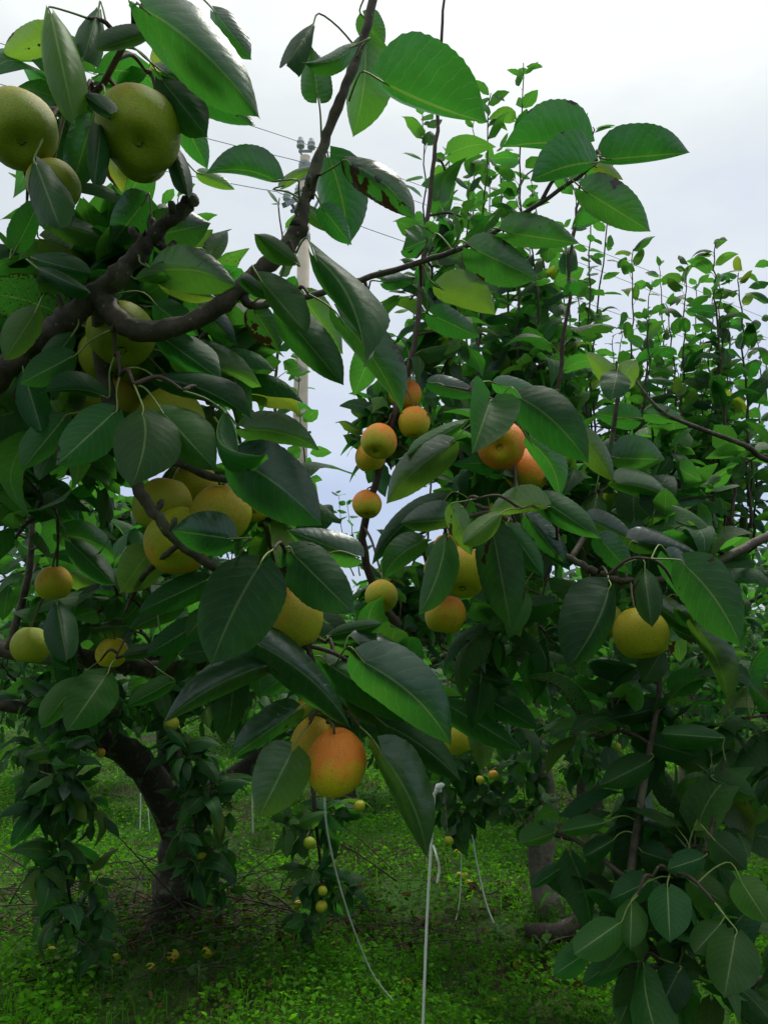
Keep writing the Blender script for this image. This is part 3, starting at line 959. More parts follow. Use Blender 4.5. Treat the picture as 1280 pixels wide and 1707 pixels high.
spurs(A, 16, 3)
HA = [
    # upper left corner
    (85, 22, 125, 205, 36, 32, 't', .74, 0.0),
    (85, 62, 5, 98, 22, 30, 'u', .85, .03, dict(young=.3, blem=.35)),
    (165, 15, 139, 100, 26, 24, 't', .80, -.02),
    (250, 56, 160, 84, 14, 22, 't', .78, 0),
    (240, 15, 434, 198, 62, 48, 'u', .74, .02, dict(bend=.06, arch=.05)),
    (272, 120, 425, 210, 30, 34, 'u', .80, .02, dict(blem=.3)),
    (312, 66, 250, 124, 30, 30, 'u', .92, .05, dict(young=.55)),
    (358, 20, 420, 100, 22, 24, 'u', .80, 0),
    (270, 133, 347, 230, 38, 36, 't', .80, .02, dict(arch=.10)),
    (296, 180, 346, 282, 24, 26, 'u', .88, .02),
    (284, 235, 314, 328, 18, 18, 't', .84, .0),
    (148, 168, 58, 160, 34, 28, 'u', .95, .02),
    (152, 205, 118, 322, 34, 30, 'u', .90, .02),
    (172, 185, 158, 306, 15, 20, 't', .79, -.02),
    (141, 158, 184, 190, 18, 12, 't', .76, -.02, dict(wave=.03)),
    (60, 272, 100, 378, 38, 32, 't', .76, -.02),
    (180, 262, 206, 322, 18, 18, 'u', .92, .0, dict(young=.7, blem=.5)),
    (240, 338, 186, 408, 36, 34, 'u', .86, .04),
    (262, 392, 352, 372, 40, 36, 'u', .86, .03),
    (268, 452, 398, 480, 42, 34, 'u', .82, .02, dict(bend=.10)),
    (275, 462, 362, 498, 22, 22, 'u', .88, .03, dict(young=.35, blem=.3)),
    (460, 302, 343, 290, 3, 42, 'u', .80, -.02, dict(bend=-.10, p=(500, 350, .85))),
    (335, 290, 392, 316, 12, 13, 'u', .98, .02, dict(young=.2)),
    (472, 310, 524, 276, 12, 6, 'u', .86, .0, dict(young=.25, blem=.3, wave=.05)),
    (352, 420, 380, 384, 18, 16, 'u', .95, .02, dict(young=.2)),
    (92, 372, 190, 402, 22, 22, 'u', .92, .02, dict(young=.1)),
    (60, 432, 152, 456, 26, 24, 't', .84, .0),
    (62, 446, 148, 486, 10, 18, 't', .80, -.02),
    (75, 400, 152, 436, 26, 28, 'u', .95, .03),
    (225, 465, 275, 452, 16, 18, 't', .84, -.02),
    (120, 480, 60, 470, 14, 18, 't', .84, -.02),
    (30, 410, 70, 330, 24, 22, 't', .9, .02),
    (118, 596, 34, 640, 28, 30, 't', .82, 0),
    (60, 520, 8, 600, 26, 30, 't', .80, 0),
    (120, 560, 70, 622, 18, 22, 't', .84, 0),
    (40, 620, 70, 720, 26, 28, 't', .86, 0),
    # left middle
    (172, 660, 68, 656, 8, 28, 't', .84, -.02, dict(bend=-.08)),
    (188, 690, 94, 776, 42, 40, 't', .80, -.02),
    (238, 690, 220, 812, 62, 52, 't', .76, -.02, dict(bend=.06)),
    (272, 688, 362, 786, 40, 44, 't', .79, 0),
    (105, 700, 36, 784, 28, 30, 't', .85, 0),
    (262, 632, 424, 702, 20, 28, 't', .84, .0, dict(bend=.07)),
    (300, 600, 436, 645, 40, 32, 'u', .94, .02, dict(young=.12, bend=.05)),
    (262, 556, 372, 636, 30, 30, 't', .88, 0),
    (320, 500, 396, 576, 24, 26, 'u', .93, .02),
    (262, 510, 330, 560, 24, 28, 't', .90, .02),
    (374, 686, 446, 760, 5, 20, 't', .80, -.04, dict(bend=-.22, wave=.03)),
    (410, 716, 532, 750, 30, 26, 'u', .86, .02, dict(bend=.08)),
    (440, 745, 385, 770, 20, 24, 'u', .9, .02),
    (396, 768, 536, 876, 60, 54, 'u', .84, -.02, dict(bend=.05)),
    (384, 898, 286, 884, 36, 42, 'u', .80, -.02, dict(p=(398, 930, .86))),
    (82, 814, 132, 876, 28, 26, 'u', 1.25, .05),
    (104, 892, 192, 930, 28, 24, 'u', 1.25, .05, dict(bend=.1)),
    (118, 904, 192, 976, 22, 24, 't', 1.2, 0),
    (106, 946, 162, 986, 20, 20, 'u', 1.4, .02, dict(young=.25)),
    (246, 924, 200, 988, 36, 36, 'u', 1.0, .02),
    (96, 1008, 112, 1102, 28, 28, 't', 1.2, -.05),
    (202, 1044, 144, 1046, 18, 16, 'u', 1.4, .02, dict(young=.12)),
    (342, 968, 228, 1022, 28, 26, 't', .98, .0),
    (330, 1040, 245, 1092, 26, 24, 't', .98, .0),
    (300, 1010, 215, 1050, 18, 20, 't', 1.05, .0),
    (345, 1020, 312, 1062, 22, 20, 't', .97, 0),
    (270, 1082, 205, 1094, 8, 16, 't', 1.0, -.02),
    (432, 944, 352, 1110, 72, 66, 't', .84, -.02, dict(arch=.04, bend=-.03, p=(478, 926, .95))),
    (488, 922, 592, 1026, 46, 46, 't', .94, .0, dict(wave=.028)),
    (590, 926, 478, 884, 26, 30, 'u', .96, .02),
    (468, 1000, 380, 960, 14, 18, 't', 1.0, 0),
    # bottom centre
    (176, 1128, 112, 1220, 42, 40, 't', 1.25, -.05),
    (128, 1138, 68, 1215, 22, 26, 't', 1.3, -.05),
    (284, 1138, 210, 1178, 14, 20, 't', 1.3, 0),
    (448, 1108, 272, 1206, 24, 38, 'u', .96, -.02, dict(bend=-.06, p=(505, 1075, 1.03))),
    (430, 1074, 586, 1216, 38, 30, 'u', .94, .04, dict(bend=.07)),
    (596, 1072, 724, 1142, 26, 30, 'u', 1.08, .02, dict(bend=.10)),
    (606, 1104, 752, 1244, 54, 50, 'u', 1.00, .0, dict(bend=.08, p=(560, 1108, 1.05))),
    (548, 1108, 702, 1206, 26, 34, 't', 1.05, .02),
    (580, 1164, 650, 1210, 18, 20, 't', 1.10, .0),
    (642, 1208, 768, 1302, 36, 30, 't', 1.05, .0, dict(bend=.05)),
    (490, 1188, 382, 1266, 20, 34, 'u', 1.00, .0, dict(p=(540, 1188, 1.08))),
    (486, 1254, 431, 1364, 46, 50, 'u', .98, -.02, dict(arch=.05, p=(542, 1192, 1.07), young=.22)),
    (634, 1254, 712, 1432, 50, 22, 'u', .98, .0, dict(bend=.07, p=(556, 1192, 1.07), wave=.03, young=.14)),
    (482, 1120, 432, 1160, 18, 22, 't', 1.1, 0),
    (550, 1060, 640, 1040, 14, 22, 't', 1.12, 0),
    (545, 1150, 560, 1215, 20, 18, 't', 1.10, 0),
    (470, 1110, 560, 1150, 20, 24, 't', 1.12, .02),
    # centre top
    (640, 138, 812, 204, 92, 6, 'u', .80, .02, dict(bend=-.03, p=(582, 168, .85), arch=.06)),
    (608, 74, 588, 228, 50, 34, 'u', .90, .02, dict(bend=.05)),
    (606, 28, 640, 84, 26, 20, 'u', .92, .02),
    (522, 42, 478, 108, 22, 20, 't', .82, -.02),
    (530, 160, 520, 78, 28, 26, 'u', .84, .0, dict(p=(536, 230, .85))),
    (588, 78, 503, 104, 20, 14, 'u', .80, -.02, dict(bend=.10)),
    (548, 264, 580, 410, 56, 30, 'u', .90, .02, dict(bend=.05)),
    (584, 274, 692, 364, 26, 34, 'u', .80, -.02, dict(blem=.62, bend=.07, p=(520, 332, .85))),
    (540, 350, 586, 408, 24, 18, 'u', .84, .02),
    (512, 352, 556, 388, 12, 14, 'u', .90, .02),
    (492, 438, 426, 390, 22, 18, 't', .78, -.02),
    (436, 468, 508, 552, 40, 18, 't', .80, -.02, dict(wave=.03)),
    (440, 495, 400, 462, 12, 14, 't', .80, -.02),
    (470, 520, 572, 642, 36, 34, 't', .86, .02),
    (506, 496, 572, 590, 32, 26, 'u', .95, .02, dict(young=.15)),
    (524, 426, 610, 612, 30, 32, 't', .78, -.04, dict(bend=.08, twist=.6, wave=.03)),
    (566, 530, 670, 690, 40, 28, 'u', .88, .02, dict(bend=.05)),
    (622, 580, 590, 660, 26, 26, 'u', .95, .02),
    (424, 518, 468, 586, 24, 26, 'u', .88, .02, dict(blem=.4)),
    (640, 470, 694, 462, 10, 16, 'u', .92, .0, dict(wave=.06, blem=.3)),
    # thin branch to the upper right
    (734, 480, 826, 526, 36, 26, 'u', .97, .0, dict(bend=.08, p=(700, 438, .97))),
    (788, 414, 898, 466, 36, 40, 'u', .95, .0, dict(blem=.25, arch=.06)),
    (846, 388, 966, 406, 36, 20, 'u', .95, .02, dict(blem=.2)),
    (974, 244, 836, 246, 12, 64, 'u', .93, .0, dict(p=(900, 340, .97), bend=-.04)),
    (988, 272, 884, 302, 14, 56, 'u', .86, -.02, dict(bend=-.05)),
    (1012, 266, 1152, 254, 52, 4, 'u', .92, .0, dict(hook=.1, p=(990, 275, .95))),
    (974, 318, 1084, 386, 42, 26, 'u', .92, .0, dict(blem=.28, p=(940, 315, .96))),
    (992, 278, 1038, 300, 16, 6, 'u', 1.0, .02, dict(young=.4)),
    (722, 526, 798, 562, 26, 22, 'u', 1.05, .02),
    (716, 398, 672, 416, 22, 30, 't', .98, .0, dict(wave=.07, blem=.45)),
]
for q in HA:
    hero_leaf(A, *q[:9], **(q[9] if len(q) > 9 else {}))

# ================================================================== TREE B: near tree whose branches come in from the right
B = Tree('pear_tree', 'near pear tree whose drooping leafy branches fill the right edge', (1.45, 1.55, 0), 12)
bb = B.base
B.branch('trunk', [bb + Vector((0, 0, -0.1)), bb + Vector((-0.03, 0, 0.5)), bb + Vector((0.03, 0, 1.0)), bb + Vector((-0.02, 0.0, 1.45))], [0.10, 0.08, 0.07, 0.06], M_TRUNK, 14, 6, 0.06)
bf = bb + Vector((-0.02, 0, 1.42))
limb(B, 'branch', [(1400, 890, 1.42, .014), (1300, 890, 1.36, .009), (1240, 912, 1.32, .0075), (1150, 958, 1.27, .007), (1045, 968, 1.25, .0062), (999, 956, 1.25, .006), (952, 931, 1.26, .0056), (880, 888, 1.3, .005), (822, 852, 1.33, .0045), (792, 842, 1.34, .003)], (bf, .04), sides=9, n=6, knobs=.06, jit=.001)
limb(B, 'twig', [(880, 888, 1.3, .0045), (858, 800, 1.37, .004), (862, 735, 1.40, .0035), (862, 690, 1.41, .003)], sides=7, n=5)
limb(B, 'twig', [(822, 852, 1.33, .004), (775, 862, 1.31, .0034), (745, 872, 1.30, .003), (700, 890, 1.32, .0024)], sides=7, n=5)
limb(B, 'twig', [(1500, 760, 1.75, .016), (1300, 770, 1.65, .007), (1240, 742, 1.6, .0052), (1160, 712, 1.6, .0046), (1100, 684, 1.6, .0038), (1055, 630, 1.6, .003)], (bf, .03), sides=7, n=5, knobs=.06)
limb(B, 'twig', [(952, 931, 1.26, .0055), (985, 870, 1.4, .0055), (1008, 790, 1.5, .005), (1024, 700, 1.5, .0045), (1030, 640, 1.5, .0035), (1027, 602, 1.5, .0025)], sides=7, n=5, knobs=.06)
limb(B, 'branch', [(1450, 1560, 1.42, .02), (1290, 1640, 1.28, .013), (1130, 1610, 1.2, .009), (1062, 1550, 1.2, .007), (1050, 1470, 1.2, .0065), (1066, 1350, 1.22, .006), (1084, 1240, 1.25, .005), (1098, 1150, 1.28, .004), (1094, 1100, 1.3, .003)], (bb + Vector((0, 0, .75)), .04), sides=9, n=6, knobs=.06)
limb(B, 'twig', [(1050, 1470, 1.2, .0050), (1000, 1430, 1.22, .004), (945, 1392, 1.25, .0035), (900, 1385, 1.28, .0025)], sides=7, n=5)
limb(B, 'twig', [(1130, 1610, 1.2, .0055), (1150, 1500, 1.15, .0045), (1180, 1400, 1.15, .0035), (1200, 1330, 1.2, .0025)], sides=7, n=5)
limb(B, 'twig', [(1130, 1610, 1.2, .005), (1050, 1610, 1.12, .004), (980, 1590, 1.1, .003)], sides=7, n=5)
limb(B, 'twig', [(1150, 958, 1.27, .005), (1170, 1010, 1.24, .0035), (1200, 1060, 1.24, .0025)], sides=7, n=5)

HB = [
    (816, 672, 786, 758, 48, 42, 't', 1.22, -.05, dict(sgn=1, cup=.2, wave=.02)),
    (770, 706, 676, 760, 12, 14, 't', 1.35, -.02),
    (748, 744, 644, 840, 34, 34, 'u', 1.30, .0, dict(bend=-.06)),
    (868, 664, 980, 772, 44, 42, 't', 1.22, -.02, dict(bend=.06)),
    (972, 726, 1022, 804, 20, 26, 'u', 1.30, .02),
    (884, 738, 932, 832, 28, 20, 'u', 1.25, .0, dict(bend=.12)),
    (1030, 764, 1108, 766, 40, 26, 'u', 1.45, .02),
    (1032, 806, 1136, 846, 26, 18, 'u', 1.40, .02, dict(bend=.08)),
    (908, 846, 812, 858, 4, 38, 'u', 1.18, .0, dict(young=.28, bend=-.08)),
    (902, 832, 1000, 898, 26, 26, 't', 1.20, .0),
    (984, 868, 1060, 906, 24, 22, 'u', 1.28, .02),
    (1060, 904, 1180, 940, 26, 22, 'u', 1.25, .02, dict(bend=.07)),
    (752, 866, 667, 872, 12, 36, 'u', 1.24, .0, dict(young=.10)),
    (832, 858, 772, 906, 22, 20, 't', 1.12, -.02, dict(young=.32)),
    (756, 848, 786, 926, 20, 20, 'u', 1.16, .0, dict(young=.22)),
    (738, 838, 620, 942, 20, 26, 't', 1.34, .02, dict(bend=-.1)),
    (702, 904, 638, 966, 22, 28, 'u', 1.30, .0, dict(bend=-.1)),
    (742, 902, 698, 1024, 32, 26, 't', 1.18, -.02, dict(bend=.05)),
    (822, 888, 852, 1052, 44, 38, 't', 1.16, .0),
    (868, 990, 848, 1064, 24, 20, 't', 1.25, .0),
    (884, 868, 950, 952, 24, 22, 'u', 1.26, .0),
    (848, 880, 905, 960, 22, 22, 't', 1.24, .0),
    (1014, 982, 946, 1114, 28, 66, 't', 1.10, -.02, dict(bend=.05)),
    (1074, 956, 1086, 1046, 24, 24, 't', 1.12, -.02, dict(blem=.35)),
    (1000, 898, 1052, 958, 26, 22, 'u', 1.22, .0, dict(blem=.2)),
    (1140, 942, 1234, 1078, 52, 40, 't', 1.08, -.02, dict(bend=.06)),
    (1116, 930, 1208, 1036, 26, 28, 'u', 1.14, .0),
    (1160, 1046, 1212, 1178, 28, 24, 'u', 1.14, .0, dict(bend=.08)),
    (1134, 1018, 1222, 1074, 16, 22, 't', 1.18, .0),
    (1094, 1008, 1182, 1078, 22, 22, 'u', 1.22, .0),
    (1100, 1090, 1070, 1140, 24, 26, 't', 1.25, .0),
    (1128, 1062, 1134, 1104, 15, 15, 'u', 1.6, .0, dict(young=.15)),
    (748, 1112, 852, 1142, 26, 26, 't', 1.5, .0),
    (800, 1158, 898, 1216, 24, 28, 't', 1.45, .0),
    (748, 1176, 872, 1252, 22, 28, 't', 1.45, .0),
    (1060, 700, 990, 690, 20, 24, 'u', 1.5, .02),
    (1030, 640, 1060, 598, 22, 22, 'u', 1.5, .0, dict(young=.3)),
    (1028, 622, 1018, 668, 26, 26, 't', 1.46, -.02),
    (1080, 690, 1140, 700, 20, 14, 'u', 1.6, .0),
    (1020, 640, 975, 586, 14, 20, 'u', 1.5, .0, dict(young=.3)),
    (720, 640, 800, 660, 20, 16, 'u', 1.5, .0),
    (830, 640, 905, 665, 18, 18, 'u', 1.5, .0),
    # lower right
    (1120, 1150, 1180, 1120, 24, 20, 't', 1.3, .0),
    (1100, 1180, 1010, 1200, 20, 26, 't', 1.28, .0),
    (1090, 1240, 1165, 1262, 24, 22, 't', 1.25, .0),
    (1080, 1270, 1000, 1310, 24, 26, 't', 1.22, .0),
    (1200, 1230, 1100, 1222, 22, 22, 't', 1.2, .0),
    (1190, 1300, 1260, 1330, 26, 22, 't', 1.2, .0),
    (924, 1388, 866, 1408, 16, 22, 't', 1.25, -.03),
    (1004, 1372, 934, 1386, 12, 20, 't', 1.2, .0),
    (1022, 1400, 974, 1428, 16, 20, 't', 1.2, -.02),
    (930, 1450, 885, 1480, 8, 12, 't', 1.25, .0),
    (1070, 1420, 1130, 1440, 24, 24, 't', 1.2, .0),
    (1080, 1470, 1016, 1500, 24, 26, 't', 1.12, .0),
    (1112, 1482, 1116, 1572, 38, 34, 't', 1.06, -.02),
    (1150, 1470, 1215, 1510, 28, 26, 't', 1.1, .0),
    (1052, 1508, 1050, 1582, 28, 26, 't', 1.08, -.02),
    (1030, 1540, 955, 1592, 32, 28, 't', 1.05, -.02),
    (975, 1590, 922, 1625, 20, 26, 't', 1.05, .0),
    (1040, 1590, 970, 1640, 20, 22, 't', 1.1, .0),
    (1225, 1560, 1206, 1664, 44, 42, 't', .98, -.02),
    (1200, 1540, 1155, 1590, 30, 24, 't', 1.02, .0),
    (1190, 1400, 1245, 1450, 28, 28, 't', 1.1, .0),
    (1170, 1430, 1110, 1450, 24, 22, 't', 1.12, .0),
    (1130, 1620, 1090, 1700, 30, 30, 't', 1.08, .0),
    (1060, 1640, 1030, 1710, 28, 26, 't', 1.12, .0),
    (1235, 1470, 1280, 1540, 30, 30, 't', 1.05, .0),
]
for q in HB:
    hero_leaf(B, *q[:9], **(q[9] if len(q) > 9 else {}))

# ================================================================== TREE C: pale leaning trunk behind, right of centre
C = Tree('pear_tree', 'pear tree with pale leaning trunk right of centre, sending up tall leafy shoots', ground_at(935, 1560), 13)
cd = 4.55
limb(C, 'trunk', [(945, 1590, cd, .10), (925, 1540, cd, .085), (903, 1470, cd, .078), (902, 1390, cd, .070), (908, 1320, cd, .066), (893, 1250, cd - .1, .062), (885, 1190, cd - .2, .058), (880, 1150, cd - .25, .055)], mat=M_PALETRUNK, sides=14, n=5, knobs=.05)
limb(C, 'limb', [(882, 1160, cd - .25, .05), (840, 1110, 3.9, .045), (795, 1078, 3.5, .040), (740, 1064, 3.0, .022), (690, 1066, 2.6, .016), (640, 1010, 2.1, .013), (605, 900, 1.95, .010), (640, 760, 1.9, .0085), (672, 640, 1.9, .0078), (692, 560, 1.9, .0068), (712, 360, 1.9, .0058), (728, 215, 1.9, .0048), (737, 40, 1.9, .0035), (740, -60, 1.9, .0025)], mat=M_SHOOT, sides=9, n=6, knobs=.06, jit=.002)
limb(C, 'limb', [(884, 1160, cd - .25, .05), (930, 1080, 4.1, .04), (990, 1010, 3.5, .028), (1050, 960, 3.0, .018), (1120, 930, 2.7, .012)], mat=M_PALETRUNK, sides=9, n=5, knobs=.06)
limb(C, 'limb', [(884, 1160, cd - .25, .05), (860, 1060, 4.0, .034), (850, 960, 3.4, .024), (860, 860, 2.9, .016), (880, 760, 2.6, .010)], mat=M_PALETRUNK, sides=9, n=5, knobs=.06)
limb(C, 'limb', [(888, 1180, cd - .2, .045), (820, 1180, 4.6, .03), (760, 1200, 4.7, .022), (730, 1260, 4.6, .012), (720, 1330, 4.5, .007)], mat=M_PALETRUNK, sides=9, n=5)
# tall shoots against the sky
shoot(C, [(716, 700, 2.35), (710, 560, 2.35), (708, 380, 2.35), (704, 190, 2.35)], 23, 0.106, .0055)
shoot(C, [(800, 800, 2.4), (798, 560, 2.4), (806, 360, 2.4), (818, 155, 2.4)], 30, 0.106, .0058)
shoot(C, [(862, 700, 2.45), (866, 480, 2.45), (867, 300, 2.45), (872, 105, 2.45)], 28, 0.102, .0055)
shoot(C, [(905, 800, 2.5), (898, 620, 2.5), (890, 450, 2.5), (860, 330, 2.5)], 25, 0.106, .0055)
shoot(C, [(925, 720, 2.1), (938, 600, 2.1), (955, 400, 2.1), (975, 280, 2.1), (988, 212, 2.1)], 15, 0.111, .0065)
shoot(C, [(770, 780, 2.3), (765, 600, 2.3), (775, 420, 2.35), (782, 300, 2.35)], 23, 0.106, .0055)
shoot(C, [(840, 720, 2.7), (845, 500, 2.7), (835, 330, 2.7), (842, 250, 2.7)], 23, 0.106, .0055)
shoot(C, [(930, 760, 2.8), (915, 560, 2.8), (905, 420, 2.8), (885, 300, 2.8)], 23, 0.106, .0055)
clump(C, 720, 560, 2.0, 60, 120, .15, 12, 4, 0.105)
clump(C, 735, 330, 1.95, 40, 130, .1, 3, 4, 0.091)
clump(C, 640, 720, 1.95, 60, 70, .12, 10, 4, 0.098)
clump(C, 760, 700, 2.5, 110, 120, .3, 28, 6, 0.105)
clump(C, 880, 600, 2.6, 80, 150, .3, 32, 6, 0.105)
clump(C, 900, 820, 2.7, 120, 130, .3, 32, 6, 0.109)
clump(C, 700, 1000, 2.6, 90, 80, .3, 24, 6, 0.109)
clump(C, 830, 1000, 3.2, 110, 90, .4, 28, 6, 0.112)
clump(C, 960, 1050, 3.6, 110, 80, .4, 28, 6, 0.112)
clump(C, 770, 1180, 4.5, 100, 90, .4, 32, 7, 0.119, 0.18, .1)
clump(C, 760, 1330, 4.4, 70, 90, .3, 25, 7, 0.119, 0.30, 0)
clump(C, 880, 1330, 4.2, 60, 90, .3, 14, 6, 0.119, 0.24, 0)
clump(C, 960, 1230, 3.8, 80, 100, .4, 22, 6, 0.119, 0.18, .1)

# ================================================================== TREE G: right, behind B
G = Tree('pear_tree', 'pear tree with straight grey trunk behind the right edge foliage', at(1152, 1440, 5.6) * 1.0, 14)
G.base.z = 0; G.root.location = G.base
limb(G, 'trunk', [(1153, 1460, 5.6, .085), (1150, 1350, 5.6, .075), (1148, 1250, 5.6, .066), (1152, 1170, 5.55, .060), (1150, 1120, 5.5, .055)], mat=M_PALETRUNK, sides=12, n=5, knobs=.05)
limb(G, 'limb', [(1150, 1130, 5.5, .05), (1120, 1040, 4.8, .036), (1090, 960, 4.0, .024), (1080, 880, 3.3, .014)], mat=M_PALETRUNK, sides=9, n=5)
limb(G, 'limb', [(1150, 1130, 5.5, .05), (1200, 1030, 4.8, .036), (1230, 940, 4.0, .024), (1240, 850, 3.2, .014)], mat=M_PALETRUNK, sides=9, n=5)
limb(G, 'limb', [(1150, 1130, 5.5, .05), (1140, 1000, 4.9, .034), (1150, 900, 4.0, .022), (1150, 800, 3.1, .012)], mat=M_PALETRUNK, sides=9, n=5)
shoot(G, [(1052, 900, 2.9), (1050, 720, 2.9), (1052, 560, 2.9), (1055, 415, 2.9)], 21, 0.116, .006)
shoot(G, [(1128, 880, 2.8), (1132, 720, 2.8), (1138, 580, 2.8), (1146, 445, 2.8)], 28, 0.106, .0058)
shoot(G, [(1222, 880, 2.6), (1212, 740, 2.6), (1200, 600, 2.6), (1190, 480, 2.6), (1194, 400, 2.6)], 23, 0.111, .006)
shoot(G, [(1250, 880, 2.7), (1242, 700, 2.7), (1238, 560, 2.7), (1230, 455, 2.7)], 23, 0.111, .006)
shoot(G, [(1135, 860, 3.0), (1128, 700, 3.0), (1120, 580, 3.0), (1112, 500, 3.0)], 21, 0.099, .0055)
shoot(G, [(985, 900, 3.0), (990, 740, 3.0), (985, 600, 3.0), (1000, 520, 3.0)], 18, 0.114, .006)
shoot(G, [(1085, 900, 3.1), (1092, 760, 3.1), (1080, 660, 3.1), (1086, 560, 3.1)], 18, 0.114, .006)
shoot(G, [(1175, 900, 3.2), (1178, 760, 3.2), (1170, 640, 3.2), (1166, 560, 3.2)], 18, 0.114, .006)
shoot(G, [(1290, 900, 2.8), (1285, 700, 2.8), (1290, 500, 2.8), (1280, 430, 2.8)], 21, 0.114, .006)
clump(G, 1050, 760, 3.2, 120, 90, .3, 31, 6, 0.112)
clump(G, 1190, 780, 3.2, 100, 100, .3, 35, 6, 0.112)
clump(G, 1130, 900, 3.6, 150, 80, .4, 53, 6, 0.119)
clump(G, 1200, 980, 4.0, 110, 80, .4, 35, 6, 0.119)
clump(G, 1060, 1020, 4.2, 120, 80, .4, 35, 6, 0.119)
clump(G, 1120, 1150, 5.0, 160, 90, .4, 40, 6, 0.126, 0.12, .1)
clump(G, 1230, 1250, 4.6, 90, 130, .4, 32, 6, 0.126, 0.18, .1)
clump(G, 1020, 1180, 5.0, 90, 90, .4, 23, 6, 0.126, 0.12, .1)

# ================================================================== TREE D: dark forked trunk, left
D = Tree('pear_tree', 'old pear tree with dark forked trunk on the grass at lower left', ground_at(300, 1550), 15)
dd = (CAM_I @ D.base).z * -1
limb(D, 'trunk', [(300, 1590, dd, .19), (298, 1540, dd, .16), (300, 1480, dd, .135), (302, 1420, dd, .125), (305, 1360, dd, .12), (296, 1330, dd, .115)], mat=M_TRUNK, sides=16, n=6, knobs=.06)
limb(D, 'limb', [(298, 1380, dd, .10), (262, 1310, dd - .1, .085), (222, 1262, dd - .2, .078), (178, 1236, dd - .4, .066), (110, 1205, dd - .6, .045), (40, 1180, dd - .7, .03), (-60, 1170, dd - .7, .02)], mat=M_TRUNK, sides=12, n=5, knobs=.06)
limb(D, 'limb', [(300, 1370, dd, .09), (285, 1280, dd + .1, .07), (278, 1210, dd + .1, .06), (270, 1140, dd, .045), (250, 1050, dd - .3, .03), (230, 960, dd - .5, .02), (215, 880, dd - .6, .012)], mat=M_TRUNK, sides=12, n=5, knobs=.06)
limb(D, 'limb', [(305, 1375, dd, .095), (360, 1320, dd, .07), (420, 1275, dd + .1, .055), (480, 1230, dd + .2, .042), (540, 1180, dd + .1, .028), (600, 1130, dd, .018)], mat=M_TRUNK, sides=12, n=5, knobs=.06)
limb(D, 'limb', [(178, 1236, dd - .4, .05), (130, 1130, dd - .6, .035), (90, 1030, dd - .7, .024), (70, 920, dd - .8, .014)], mat=M_TRUNK, sides=9, n=5)
limb(D, 'branch', [(110, 1205, dd - .6, .03), (80, 1240, dd - .8, .018), (85, 1330, dd - .85, .012), (110, 1450, dd - .8, .008), (125, 1560, dd - .7, .005)], mat=M_TRUNK, sides=7, n=5)
limb(D, 'branch', [(278, 1215, dd + .05, .03), (300, 1225, dd - .5, .016), (315, 1300, dd - .6, .01), (330, 1400, dd - .6, .007), (340, 1480, dd - .55, .004)], mat=M_TRUNK, sides=7, n=5)
limb(D, 'branch', [(540, 1180, dd + .1, .02), (520, 1250, dd - .3, .014), (525, 1350, dd - .45, .01), (535, 1450, dd - .4, .007), (540, 1540, dd - .35, .004)], mat=M_TRUNK, sides=7, n=5)
clump(D, 95, 1290, dd - .85, 71, 70, .25, 11, 6, 0.140, 0.27, 0.05)
clump(D, 100, 1400, dd - .85, 69, 80, .22, 10, 6, 0.140, 0.32, 0.05)
clump(D, 130, 1530, dd - .75, 63, 80, .22, 9, 6, 0.140, 0.32, 0.05)
clump(D, 315, 1290, dd - .6, 63, 60, .2, 8, 6, 0.140, 0.27, 0.05)
clump(D, 335, 1390, dd - .6, 57, 80, .2, 10, 6, 0.140, 0.36, 0.05)
clump(D, 360, 1480, dd - .55, 37, 35, .15, 3, 5, 0.140, 0.36, 0.05)
clump(D, 520, 1370, dd - .4, 48, 60, .2, 6, 6, 0.140, 0.27, 0.05)
clump(D, 530, 1480, dd - .4, 55, 70, .2, 8, 6, 0.140, 0.32, 0.05)
clump(D, 120, 1180, dd - .6, 110, 60, .4, 43, 6, 0.115, 0.12, .1)
clump(D, 300, 1150, dd - .2, 120, 60, .4, 43, 6, 0.115, 0.12, .1)
clump(D, 470, 1190, dd, 110, 60, .4, 40, 6, 0.115, 0.12, .1)
clump(D, 120, 1020, dd - .7, 110, 90, .4, 48, 6, 0.115)
clump(D, 260, 1000, dd - .5, 110, 100, .4, 48, 6, 0.115)
clump(D, 110, 880, dd - .7, 100, 90, .4, 44, 6, 0.115)
clump(D, 260, 870, dd - .5, 130, 90, .4, 48, 6, 0.115)
clump(D, 400, 950, dd - .2, 80, 80, .4, 26, 6, 0.115)
shoot(D, [(470, 900, 1.95), (450, 760, 1.95), (462, 620, 1.95), (470, 470, 1.95), (466, 330, 1.95)], 13, 0.088, .0065, rise=.6)
shoot(D, [(505, 900, 3.2), (510, 800, 3.2), (500, 700, 3.2), (496, 580, 3.2)], 30, 0.088, .005)
shoot(D, [(590, 960, 6.2), (572, 900, 6.2), (565, 825, 6.2)], 9, 0.121, .006)
shoot(D, [(600, 960, 6.2), (590, 900, 6.2), (578, 840, 6.2)], 9, 0.121, .006)
shoot(D, [(230, 560, 2.4), (226, 430, 2.4), (230, 310, 2.4)], 10, 0.106, .005)
shoot(D, [(300, 520, 2.6), (296, 400, 2.6), (296, 310, 2.6)], 9, 0.106, .005)
shoot(D, [(120, 620, 2.3), (110, 480, 2.3), (100, 390, 2.3)], 10, 0.114, .005)

